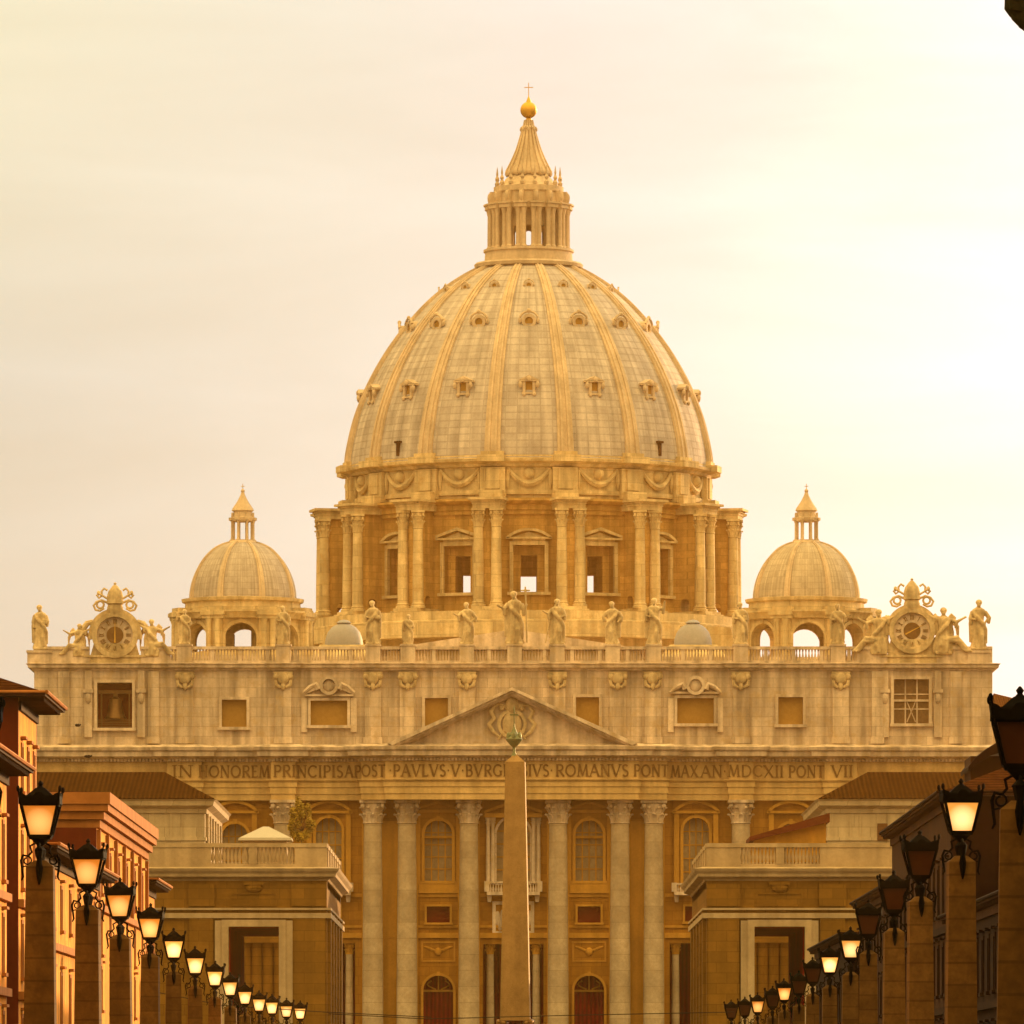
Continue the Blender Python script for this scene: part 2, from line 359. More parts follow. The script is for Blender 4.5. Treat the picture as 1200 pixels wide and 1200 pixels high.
def lampglass(name, col, s, edge):
    m = bpy.data.materials.new(name); m.use_nodes = True; t = m.node_tree; b = t.nodes['Principled BSDF']
    b.inputs['Base Color'].default_value = (.5,.3,.12,1); b.inputs['Roughness'].default_value = .4
    tc = N(t,'ShaderNodeTexCoord'); dn = N(t,'ShaderNodeVectorMath', operation='SUBTRACT'); dn.inputs[1].default_value = (0,0,9.32)
    t.links.new(tc.outputs['Object'], dn.inputs[0]); ln = N(t,'ShaderNodeVectorMath', operation='LENGTH'); t.links.new(dn.outputs[0], ln.inputs[0])
    r = N(t,'ShaderNodeValToRGB'); r.color_ramp.elements[0].position = .30; r.color_ramp.elements[0].color = tuple(c*s for c in col)+(1,)
    r.color_ramp.elements[1].position = .56; r.color_ramp.elements[1].color = tuple(edge)+(1,)
    t.links.new(ln.outputs['Value'], r.inputs[0]); t.links.new(r.outputs[0], b.inputs['Emission Color']); oi = N(t,'ShaderNodeObjectInfo'); er = N(t,'ShaderNodeMapRange'); er.inputs[3].default_value = .72; er.inputs[4].default_value = 1.2; t.links.new(oi.outputs['Random'], er.inputs[0]); t.links.new(er.outputs[0], b.inputs['Emission Strength'])
    return m
M['lit'] = lampglass('lit_lamp_glass', (1.05,.52,.15), 1.0, (.42,.11,.008))
M['litb'] = lampglass('bright_lamp_glass', (1.7,1.0,.42), 1.0, (.75,.28,.04))
M['unlit'] = mat('amber_unlit_glass', (.05,.014,.004), rough=.4, spec=.15)

# ------------------------------------------------------------------ ground
g = MB(); S = 6000
ys = [-400, 700, 900, 8000]; zs = [0, 0, 4.8, 4.8]
g.add([(x,y,z) for y,z in zip(ys,zs) for x in (-S,S)], [(2*i,2*i+1,2*i+3,2*i+2) for i in range(3)])
tag(g.build('ground', M['ground']), kind='structure')
g = MB(); g.add([(-9,-100,.004),(9,-100,.004),(9,690,.004),(-9,690,.004)],[(0,1,2,3)])
tag(g.build('road', M['asphalt']), kind='structure')
for sx in (-1,1):
    g = MB(); g.box(*(sorted((sx*9.0, sx*21.3))), -100, 690, -.3, .13)
    tag(g.build('pavement', M['ground']), kind='structure')

# ------------------------------------------------------------------ column with a leafy capital
def capital(mb, cx, cy, z0, z1, r, seg=16):
    h = z1-z0
    mb.lathe(cx, cy, [(r,z0),(r*1.12,z0+.02*h),(r*1.12,z0+.06*h),(r*1.0,z0+.08*h),(r*1.04,z0+.5*h),(r*1.35,z0+.86*h)], seg)
    for row,(zb,zt,out) in enumerate(((.06,.4,.22),(.34,.68,.30))):
        for k in range(8):
            a = math.pi*2*(k+.5*row)/8; c, s_ = math.sin(a), -math.cos(a)
            for (ra, za, rb, zbb) in ((1.02,zb,1.12,(zb+zt)/2),(1.12,(zb+zt)/2,1.12+out,zt)):
                t = (-s_, c); wd = r*.30
                p = [(cx+c*r*ra+t[0]*wd*q, cy+s_*r*ra+t[1]*wd*q, z0+za*h) for q in (-1,1)]+[(cx+c*r*rb+t[0]*wd*q*.8, cy+s_*r*rb+t[1]*wd*q*.8, z0+zbb*h) for q in (1,-1)]
                p += [(x-c*r*.12, y-s_*r*.12, z) for x,y,z in p]
                mb.add(p, [(0,1,2,3),(7,6,5,4),(0,4,5,1),(1,5,6,2),(2,6,7,3),(3,7,4,0)])
            mb.ell((cx+c*r*(1.12+out), cy+s_*r*(1.12+out), z0+zt*h), (r*.2,r*.2,.05*h), 6, 4)
    for k in range(4):
        a = math.pi/4+math.pi/2*k
        mb.ell((cx+math.sin(a)*r*1.55, cy-math.cos(a)*r*1.55, z0+.76*h), (r*.26,r*.26,.12*h), 8, 6)
        mb.ell((cx+math.sin(a+math.pi/4)*r*1.25, cy-math.cos(a+math.pi/4)*r*1.25, z0+.9*h), (r*.16,r*.16,.08*h), 6, 4)
    mb.box(cx-r*1.45, cx+r*1.45, cy-r*1.45, cy+r*1.45, z0+.88*h, z1)
def column_parts(cx, cy, z0, zc, z1, r, parent, m1, m2, seg=24, fluted=False):
    mb = MB(35)
    mb.lathe(cx, cy, [(r*1.38,z0),(r*1.38,z0+.35*r),(r*1.3,z0+.5*r),(r*1.12,z0+.55*r),(r*1.22,z0+.8*r),(r*1.05,z0+.9*r),(r,z0+r),(r*.995,z0+(zc-z0)*.35),(r*.86,zc)], seg)
    c = mb.build('column', m1, parent)
    k = MB(); capital(k, cx, cy, zc, z1, r*.86); k.build('capital', m2, c)
    return c

# ================================================================== THE BASILICA
BX, BY = XW(600,1000), 1000.0
ZG = 4.8
bas = thing('domed_basilica', 'huge stone basilica with columned front, great ribbed dome and two smaller domes', 'basilica', (BX,BY,ZG))
x_ = lambda px: XW(px,1000); z_ = lambda py: ZW(py,1000)
YW = 1001.0      # lower wall plane
YA = 1000.0      # attic plane
zb = ZG-.2
# ---- lower wall with openings
holes = []
def hx(a,b,t,bt,arch=False):
    r = (x_(b)-x_(a))/2
    holes.append((x_(a), x_(b), z_(bt), z_(t)-(r if arch else 0), arch))
for c in (513.5,690.5): hx(c-16,c+16,961,1032,True); hx(c-13.5,c+13.5,1062,1081); hx(c-17.5,c+17.5,1143,1250,True)
hx(582,621,958,1034,True); hx(566,637,1106,1250)
for c in (385,816): hx(c-15,c+15,958,1037,True); hx(c-13.5,c+13.5,1061,1079); hx(c-31,c+31,1105,1250)
for c in (275,927): hx(c-15,c+15,965,1037,True); hx(c-13,c+13,1062,1080)
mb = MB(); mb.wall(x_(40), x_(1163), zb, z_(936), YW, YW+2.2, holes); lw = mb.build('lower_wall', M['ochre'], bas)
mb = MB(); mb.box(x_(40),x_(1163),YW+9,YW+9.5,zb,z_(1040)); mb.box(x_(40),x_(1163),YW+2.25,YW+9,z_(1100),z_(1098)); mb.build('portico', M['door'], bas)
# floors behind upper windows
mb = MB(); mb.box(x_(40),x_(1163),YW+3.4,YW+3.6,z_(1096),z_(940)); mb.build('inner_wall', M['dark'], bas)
# string course and window surrounds on the lower wall
mb = MB()
edges = [(425,448),(465,489),(538,562),(642,666),(715,739),(754,778)]
for a,b in ((445,468),(487,540),(560,644),(664,717),(737,757),(776,858),(344,428),(200,323),(880,1000)):
    for zt, zz, o in ((1093,1099,.35),(1047,1051,.18)): mb.box(x_(a),x_(b),YW-o,YW+.02,z_(zz),z_(zt))
    mb.box(x_(a),x_(b),YW-.2,YW+.02,z_(1084+3),z_(1084)); 
for c,w_ in ((513.5,20),(690.5,20),(385,24),(816,24),(275,24),(927,24)):
    mb.box(x_(c-w_-3),x_(c+w_+3),YW-.45,YW+.02,z_(1046.5),z_(1036)) 
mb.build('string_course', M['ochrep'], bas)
def window(c, hw, t, b, kind, frame, pane, yw, proud=.3, name='window', fw=4, arch=False, ped=None, dp=.7, muntin=0, m2=None):
    mb = MB()
    X0,X1,Z0,Z1 = x_(c-hw),x_(c+hw),z_(b),z_(t); f = fw/9.9; r = (X1-X0)/2; cx = (X0+X1)/2
    zs_ = Z1-(r if arch else 0)
    mb.box(X0-f,X0,yw-proud,yw+.03,Z0,zs_); mb.box(X1,X1+f,yw-proud,yw+.03,Z0,zs_)
    if arch: mb.ring(cx,zs_,r,r+f,yw-proud,yw+.03,0,180,14); mb.box(cx-f*.6,cx+f*.6,yw-proud-.15,yw+.03,Z1-.05,Z1+f*1.5)
    else: mb.box(X0-f,X1+f,yw-proud,yw+.03,Z1,Z1+f)
    mb.box(X0-f*1.4,X1+f*1.4,yw-proud-.2,yw+.03,Z0-f,Z0)
    zt = Z1+f*1.4
    if ped:
        pw = r+f*2.1; ph = ped[1]/9.9
        mb.box(cx-pw,cx+pw,yw-proud-.35,yw+.03,zt,zt+f*.7); zt += f*.7+.003
        if ped[0] == 'tri':
            o = .35
            for s in (-1,1): mb.prism([(cx+s*pw,zt),(cx+s*(pw-.1),zt),(cx,zt+ph-o*1.1),(cx,zt+ph),(cx+s*pw,zt+o*.6)],yw-proud-.35,yw+.03)
            mb.prism([(cx-pw+.3,zt),(cx+pw-.3,zt),(cx,zt+ph-o*1.2)],yw-.12,yw+.03)
        else:
            rr = (pw*pw+ph*ph)/(2*ph); a = math.degrees(math.asin(min(1,pw/rr)))
            mb.ring(cx,zt+ph-rr,rr-.38,rr,yw-proud-.35,yw+.03,90-a,90+a,12)
            mb.box(cx-pw*.6,cx+pw*.6,yw-.12,yw+.03,zt,zt+ph*.55)
    o = mb.build(name, frame, bas)
    p = MB()
    if arch:
        n = 14; poly = [(X0,Z0),(X1,Z0)]+[(cx+r*math.cos(math.pi*i/n), zs_+r*math.sin(math.pi*i/n)) for i in range(n+1)]
        p.prism(poly, yw+dp, yw+dp+.1)
    else: p.box(X0,X1,yw+dp,yw+dp+.1,Z0,Z1)
    p.build('pane', pane, o)
    if muntin:
        q = MB()
        for i in range(1,muntin): xx = X0+(X1-X0)*i/muntin; q.box(xx-.08,xx+.08,yw+dp-.12,yw+dp-.01,Z0,Z1)
        n = max(2,int((Z1-Z0)/1.4))
        for i in range(1,n): zz = Z0+(Z1-Z0)*i/n; q.box(X0,X1,yw+dp-.14,yw+dp-.005,zz-.07,zz+.07)
        q.build('mullion', m2 or M['ochrep'], o)
    return o
for c in (513.5,690.5):
    window(c,16,961,1032,0,M['ochrep'],M['glassp'],YW,arch=True,fw=3.5,dp=1.2,ped=None,muntin=4,m2=M['ochrep'])
    # niche hood: fan shell band and small pediment
    mb = MB(); mb.box(x_(c-16),x_(c+16),YW+.5,YW+1.1,z_(982),z_(979))
    mb.box(x_(c-24),x_(c-21),YW-.4,YW+.02,z_(1036),z_(952)); mb.box(x_(c+21),x_(c+24),YW-.4,YW+.02,z_(1036),z_(952))
    mb.box(x_(c-26),x_(c+26),YW-.6,YW+.02,z_(952),z_(949))
    for s in (-1,1): mb.prism([(x_(c+s*26),z_(949)),(x_(c),z_(941)),(x_(c),z_(938.5)),(x_(c+s*26),z_(946.5))],YW-.6,YW+.02)
    mb.build('window_hood', M['ochrep'], bas)
    window(c,13.5,1062,1081,0,M['ochrep'],M['dark'],YW,fw=2.5,dp=1.2,name='mezzanine_window')
    mb = MB()   # relief panel with a cherub head and wings, then door arch trim
    mb.wall(x_(c-20),x_(c+20),z_(1127),z_(1103),YW-.12,YW+.02,[(x_(c-18),x_(c+18),z_(1125),z_(1105))])
    mb.ell((x_(c),YW-.1,z_(1115)),(.45,.35,.5),10,8)
    for s in (-1,1):
        for k in range(3): mb.ell((x_(c+s*(6+k*3)),YW-.02,z_(1113-k*1.2)),(.55,.15,.16),8,5,Matrix.Rotation(s*R(-18),3,'Y'))
    mb.build('relief_panel', M['ochrep'], bas)
    window(c,17.5,1143,1250,0,M['ochrep'],M['door'],YW,arch=True,fw=3,dp=2.0,name='arched_door')
    mb = MB(); mb.box(x_(c-17.5),x_(c+17.5),YW+1.6,YW+1.9,z_(1162),z_(1159.5)); mb.box(x_(c-.8),x_(c+.8),YW+1.62,YW+1.88,z_(1159.5),z_(1143.6))
    for s in (-1,1): mb.tube([(x_(c+s*(3+10*math.sin(q/6*math.pi))),YW+1.75,z_(1159-12*q/6)) for q in range(6)],.09,5)
    mb.build('fanlight_grille', M['ochrep'], bas)
# central bay: loggia window, small flanking columns, balcony
window(601.5,19.5,958,1034,0,M['trav'],M['glassp'],YW,arch=True,fw=3,dp=1.2,muntin=4,m2=M['ochrep'])
for s in (-1,1):
    for dx in (24,29.5): column_parts(x_(601.5+s*dx),YW-.55,z_(1036),z_(968),z_(958),.27,bas,M['travp'],M['travp'],12)
mb = MB(); mb.box(x_(568),x_(635),YW-1.1,YW+.02,z_(957.9),z_(953)); 
for s in (-1,1): mb.prism([(x_(601.5+s*34),z_(953)),(x_(601.5),z_(941)),(x_(601.5),z_(937.5)),(x_(601.5+s*34),z_(950))],YW-1.1,YW+.02)
mb.build('window_hood', M['ochrep'], bas)
def balcony(c, hw, t, b):
    mb = MB(30); mb.box(x_(c-hw),x_(c+hw),YW-1.7,YW-.03,z_(b),z_(b-4)); mb.box(x_(c-hw),x_(c+hw),YW-1.6,YW-1.2,z_(t+2),z_(t))
    n = int(hw*2/3.2)
    for i in range(n+1):
        xx = x_(c-hw+1.2)+(x_(c+hw-1.2)-x_(c-hw+1.2))*i/n; zz = z_(b-4); h = z_(t+2)-zz
        mb.lathe(xx,YW-1.4,[(.1,zz),(.15,zz+h*.3),(.06,zz+h*.7),(.11,zz+h)],8)
    for s in (-1,1): mb.box(x_(c+s*hw)-.3,x_(c+s*hw)+.3,YW-1.72,YW-1.1,z_(b-4),z_(t)+.04); mb.prism([(x_(c+s*(hw-3))-.3,z_(b)),(x_(c+s*(hw-3))+.3,z_(b)),(x_(c+s*(hw-3))+.2,z_(b+8)),(x_(c+s*(hw-3))-.2,z_(b+8))],YW-.9,YW-.03)
    mb.build('balcony', M['travp'], bas)
balcony(601.5,31,1033,1049); balcony(385,26,1035,1049); balcony(816,26,1035,1049)
mb = MB(); mb.wall(x_(577),x_(626),z_(1095),z_(1056),YW-.25,YW+.02,[(x_(581),x_(622),z_(1091),z_(1060))])
for k in range(14): mb.ell((x_(583+k*2.9),YW,z_(1076+6*math.sin(k*1.7))),(.35,.3,.9),8,6)
mb.build('relief_panel', M['travp'], bas)
for c in (385,816,275,927):
    window(c,15,958 if c in (385,816) else 965,1037,0,M['ochrep'],M['glassp'],YW,arch=True,fw=3.5,dp=1.2,ped=None,muntin=4,m2=M['ochrep'])
    mb = MB()
    for s in (-1,1): mb.box(x_(c+s*23)-.3,x_(c+s*23)+.3,YW-.5,YW+.02,z_(1037),z_(953))
    mb.box(x_(c-28),x_(c+28),YW-.7,YW+.02,z_(953),z_(950))
    pw=x_(c+28)-x_(c); ph=1.25; rr=(pw*pw+ph*ph)/(2*ph); a=math.degrees(math.asin(pw/rr)); mb.ring(x_(c),z_(950)+ph-rr,rr-.35,rr,YW-.7,YW+.02,90-a,90+a,12)
    mb.build('window_hood', M['ochrep'], bas)
    window(c,13,1062,1080,0,M['ochrep'],M['dark'],YW,fw=2.5,dp=1.2,name='mezzanine_window')
for c in (385,816,601.5):      # small columns that carry the portico beams
    for s in (-1,1):
        cc = c+s*(24 if c!=601.5 else 27)
        column_parts(x_(cc),YW+.9,zb,z_(1118),z_(1105),.5,bas,M['col'],M['ochrep'],14)
# pilasters behind the columns and in the outer bays
def pil(mb, c, hw, t, b, y0, y1, capped=True): mb.box(x_(c-hw),x_(c+hw),y0,y1,z_(b),z_(t))
mb = MB()
for c in (437,477,549.5,654,726.5,766): mb.box(x_(c-13),x_(c+13),YW-.6,YW+.01,zb,z_(962))
mb.box(x_(448.5),x_(465.5),YW-.3,YW+.01,zb,z_(962)); mb.box(x_(738),x_(754.5),YW-.3,YW+.01,zb,z_(962))
build_split(mb,'wall_pilaster', M['ochrep'], bas)
for c in (437,477,549.5,654,726.5,766,332,868):
    column_parts(x_(c), YW-1.75, zb, z_(966), z_(938), 1.24, bas, M['col'], M['trav'], 32)
for c in (215,985,60,1143):
    mb = MB(); mb.box(x_(c-12),x_(c+12),YW-1.2,YW+.02,zb,z_(966)); p = mb.build('pilaster', M['col'], bas)
    mb = MB(); mb.frustum(x_(c),YW-.5,z_(966),z_(938),1.25,.75,1.75,1.0)
    for r_ in range(2):
        for k in range(4): mb.ell((x_(c-10+k*6.6),YW-1.35-.1*r_,z_(957-r_*9)),(.28,.22,.5),6,5)
    mb.build('capital', M['trav'], p)
# ---- entablature: architrave, frieze, cornice follow the breaks of the front
def brk(y_in, segs):    # path from left to right at depth, with breaks forward
    pts = []
    for a,b,y in segs: pts += [(x_(a),y),(x_(b),y)]
    return pts
SEG = [(40,196,YA),(196,236,YA-.8),(236,318,YA),(318,346,YA-1.6),(346,424,YA-.4),(424,452,YA-2.6),(452,748,YA-3.4),(748,781,YA-2.6),(781,854,YA-.4),(854,882,YA-1.6),(882,966,YA),(966,1004,YA-.8),(1004,1163,YA)]
path = [(x_(40),YW+24)]+brk(0,SEG)+[(x_(1163),YW+24)]
def entab(name, prof, mt): mb = MB(); mb.mould(prof, path); return mb.build(name, mt, bas)
zt = lambda p: z_(p)
entab('architrave', [(-2.5,zt(938)),(0,zt(938)),(0,zt(931)),(.12,zt(930.8)),(.12,zt(923)),(.26,zt(922.8)),(.26,zt(917.5)),(.55,zt(915)),(.55,zt(914.2)),(-2.5,zt(914.2))], M['frz'])
entab('frieze', [(-2.5,zt(914.1)),(0,zt(914.1)),(0,zt(893)),(-2.5,zt(893))], M['frz'])
entab('cornice', [(-2.5,zt(892.9)),(.2,zt(892.9)),(.3,zt(890.5)),(.75,zt(889)),(1.55,zt(887)),(1.62,zt(882)),(1.9,zt(880)),(2.0,zt(876.5)),(.5,zt(873)),(-2.5,zt(872))], M['travp'])
mb = MB()   # dentils under the cornice
for a,b,y in SEG:
    n = int((b-a)/4.2)
    for i in range(n): xx = x_(a+1+(b-a-2)*(i+.5)/n); mb.box(xx-.12,xx+.12,y-.62,y-.19,zt(892.6),zt(889.6))
mb.build('dentil_band', M['travp'], bas)
# ---- attic wall with window openings
ah = []
aw = [(134.5,20.5,800,853),(1068,20.5,796,848),(274.5,14.5,820,852),(926.5,14.5,817,849),(385.5,21.5,821,850),(815,21.5,818,848),(511.5,13.5,818,862),(688.5,13.5,817,862)]
for c,hw,t,b in aw: ah.append((x_(c-hw),x_(c+hw),z_(b),z_(t)))
mb = MB(); mb.wall(x_(40),x_(1163),z_(873),z_(784),YA,YA+1.6,ah); at_ = mb.build('attic_wall', M['trav'], bas)
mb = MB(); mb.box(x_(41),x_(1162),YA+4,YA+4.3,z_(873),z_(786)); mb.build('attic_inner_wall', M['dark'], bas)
mb = MB()     # side and back walls of the front block plus its flat roof
mb.box(x_(40),x_(40)+1.2,YA+1.62,YA+24,zb,z_(784)); mb.box(x_(1163)-1.2,x_(1163),YA+1.62,YA+24,zb,z_(784)); mb.box(x_(40),x_(1163),YA+24.01,YA+25,zb,z_(784)); mb.box(x_(42),x_(1161),YA+1.7,YA+23.9,z_(786.5),z_(784.5))
mb.build('side_wall', M['trav'], bas)
for i,(c,hw,t,b) in enumerate(aw):
    ped = ('tri',15) if i in (4,5) else None
    bl = M['dark'] if i == 0 else (M['glassd'] if i == 1 else M['blind'])
    window(c,hw,t,b,0,M['travp'],bl,YA,fw=3.4,ped=ped,dp=(3.2 if i == 0 else .55),name='attic_window',muntin=3 if i==1 else 0,proud=.35, m2=M['travp'])
    if i in (4,5):
        mb = MB(); mb.ring(x_(c),z_(803.5),.75,1.15,YA-1.0,YA+.02,0,360,18); mb.ell((x_(c),YA-.5,z_(803.5)),(.75,.25,.7),10,8)
        for s in (-1,1): mb.tube([(x_(c+s*12),YA-.75,z_(808)),(x_(c+s*15),YA-.75,z_(802)),(x_(c+s*22),YA-.75,z_(805)),(x_(c+s*30),YA-.75,z_(812))],[.4,.32,.26,.2],6)
        mb.build('oval_ornament', M['travp'], bas)
        mb = MB()
        for s in (-1,1): mb.box(x_(c+s*29)-.35,x_(c+s*29)+.35,YA-.4,YA+.02,z_(858),z_(818))
        build_split(mb,'window_strip', M['travp'], bas)
    if i in (0,1):
        mb = MB()
        for s in (-1,1):
            mb.box(x_(c+s*31)-.45,x_(c+s*31)+.45,YA-.35,YA+.02,z_(864),z_(812)); mb.box(x_(c+s*31)-.6,x_(c+s*31)+.6,YA-.6,YA+.02,z_(812),z_(808)); mb.ell((x_(c+s*31),YA-.3,z_(818)),(.42,.4,.7),8,6)
            mb.box(x_(c+s*31)-.4,x_(c+s*31)+.4,YA-.3,YA+.02,z_(808),z_(786))
        build_split(mb,'window_bracket', M['travp'], bas)
c,hw,t,b = aw[1]   # cross bars of the right-hand window
mb = MB()
for s in (-1,1): mb.tube([(x_(c-5*s),YA+.35,z_(846)),(x_(c+5*s),YA+.35,z_(822))],.07,5)
mb.box(x_(c-hw),x_(c+hw),YA+.2,YA+.5,z_(822),z_(819.5)); mb.build('cross_brace', M['travp'], bas)
mb = MB(40)       # the big bell and its yoke
bx,bz = x_(134.5),z_(842)
mb.lathe(bx,YA+1.9,[(1.28,bz),(1.3,bz+.12),(1.12,bz+.4),(.9,bz+1.1),(.78,bz+1.9),(.7,bz+2.35),(.3,bz+2.65),(0,bz+2.7)],24)
bell = mb.build('bell', M['bell'], bas)
mb = MB(); mb.box(x_(114.5),x_(154.5),YA+1.7,YA+2.1,z_(812),z_(808)); mb.box(bx-.25,bx+.25,YA+1.75,YA+2.05,bz+2.7,z_(812)); 
for s in (-1,1): mb.box(bx+s*1.65-.09,bx+s*1.65+.09,YA+1.5,YA+1.7,z_(852.5),z_(812))
for k in range(4): mb.box(x_(115),x_(154),YA+1.0,YA+1.1,z_(851-k*2.4),z_(850-k*2.4))
mb.build('bell_frame', M['bell'], bell)
# attic pilasters with carved heads
APX = [75,180,217,332,437,478,547,653,724,765,868,985,1028,1120]
for c in APX:
    hw = 6.5 if c in (75,180,1028,1120) else 9.5
    mb = MB(); mb.box(x_(c-hw),x_(c+hw),YA-.45,YA+.02,z_(872),z_(787)); mb.box(x_(c-hw-1.5),x_(c+hw+1.5),YA-.6,YA-.451,z_(871.5),z_(864)) 
    pl_ = mb.build('attic_pilaster', M['trav'], bas)
    if hw > 7:
        mb = MB(40); mb.ell((x_(c),YA-.6,z_(795)),(.75,.45,.75),12,8); mb.ell((x_(c),YA-.62,z_(804)),(.3,.3,.55),8,6)
        for s in (-1,1): mb.ell((x_(c+s*8),YA-.6,z_(793)),(.42,.35,.42),8,6); mb.tube([(x_(c+s*9),YA-.6,z_(797)),(x_(c+s*8),YA-.65,z_(803)),(x_(c+s*3),YA-.65,z_(806))],[.2,.24,.15],6)
        mb.box(x_(c-11),x_(c+11),YA-.8,YA-.5,z_(790),z_(787.5)); mb.build('carved_head', M['statue'], pl_)
# attic top cornice and balustrade
SEG2 = [(40,205,YA),(205,231,YA-.5),(231,320,YA),(320,345,YA-.5),(345,425,YA),(425,490,YA-.5),(490,536,YA),(536,560,YA-.5),(560,641,YA),(641,665,YA-.5),(665,712,YA),(712,778,YA-.5),(778,856,YA),(856,881,YA-.5),(881,972,YA),(972,998,YA-.5),(998,1163,YA)]
path2 = [(x_(40),YW+24)]+brk(0,SEG2)+[(x_(1163),YW+24)]
mb = MB(); mb.mould([(-1.5,zt(786)),(.15,zt(786)),(.25,zt(784)),(.7,zt(782.6)),(.75,zt(780)),(.95,zt(778)),(.2,zt(777)),(-1.5,zt(777))], path2); mb.build('attic_cornice', M['travp'], bas)
PED = [216,332,437,478,547,603,653,718,766,868,982]
mb = MB(30)
def para(a,b,solid=False):
    mb.box(x_(a),x_(b),YA+.0,YA+.7,z_(776.9),z_(774)); mb.box(x_(a),x_(b),YA-.08,YA+.78,z_(761),z_(757.5))
    if solid: mb.box(x_(a),x_(b),YA+.1,YA+.6,z_(774),z_(761)); return
    n = max(1,int((b-a)/3.6))
    for i in range(n):
        xx = x_(a+(b-a)*(i+.5)/n); q = z_(774); h = z_(761)-q
        if i % 9 == 4: mb.box(xx-.22,xx+.22,YA+.05,YA+.65,q,q+h); continue
        mb.lathe(xx,YA+.35,[(.12,q),(.16,q+h*.3),(.07,q+h*.7),(.13,q+h)],6)
para(200,1004); 
for a,b in ((40,105),(165,200),(1004,1040),(1098,1163)): para(a,b,True)
mb.build('balustrade', M['travp'], bas)
for c in PED:
    mb = MB(); mb.box(x_(c-8.5),x_(c+8.5),YA-.35,YA+1.2,z_(777),z_(757)); mb.box(x_(c-9.5),x_(c+9.5),YA-.45,YA+1.3,z_(757),z_(755)); mb.build('pedestal', M['travp'], bas)
# end pedestals
for a,b in ((32,60),(1134,1160)):
    mb = MB(); mb.box(x_(a),x_(b),YA-.1,YA+2.4,z_(777),z_(765)); mb.box(x_(a-1),x_(b+1),YA-.25,YA+2.5,z_(765),z_(762)); mb.build('pedestal', M['travp'], bas)
# ---- pediment
yp = YA-3.4
mb = MB()
AP = (600,808); BL,BR = 455,746
mb.prism([(x_(BL+8),z_(874)),(x_(BR-8),z_(874)),(x_(600),z_(815))], yp+.3, YA+.0-.01)
mb.build('tympanum', M['travp'], bas)
mb = MB()
for s,e in ((-1,BL),(1,BR)):
    for (off,th,out) in ((0,3.5,1.9),(3.5,3.0,1.5),(6.5,2.2,1.1),(8.7,1.6,.6)):
        mb.prism([(x_(e),z_(881+off-8)),(x_(600),z_(AP[1]+off)),(x_(600),z_(AP[1]+off+th)),(x_(e+(-s)*(th*1.6)),z_(881+off-8+th-.8))], yp-out, YA-.02)
mb.build('raking_cornice', M['travp'], bas)
mb = MB(40)    # carved shield with tiara and ribbons (generic coat of arms)
cx,cz = x_(600),z_(850)
mb.ell((cx,yp+.1,cz),(1.15,.5,1.5),16,10); mb.ring(cx,cz,1.35,1.75,yp-.1,yp+.3,0,360,20); mb.ell((cx,yp+.05,cz+2.3),(.8,.5,1.0),12,8)
for s in (-1,1):
    mb.tube([(cx+s*q[0],yp+.1,cz+q[1]) for q in ((.8,2.2),(1.9,2.3),(2.5,1.5),(2.1,.7),(2.7,0),(2.2,-.9),(1.5,-1.5))],[.2,.25,.3,.28,.3,.25,.15],6)
    mb.ell((cx+s*1.2,yp+.1,cz+1.9),(.35,.3,.35),8,6); mb.tube([(cx+s*1.6,yp+.1,cz-1.8),(cx-s*.9,yp+.1,cz+2.2)],.14,6)
mb.build('carved_crest', M['statue'], bas)

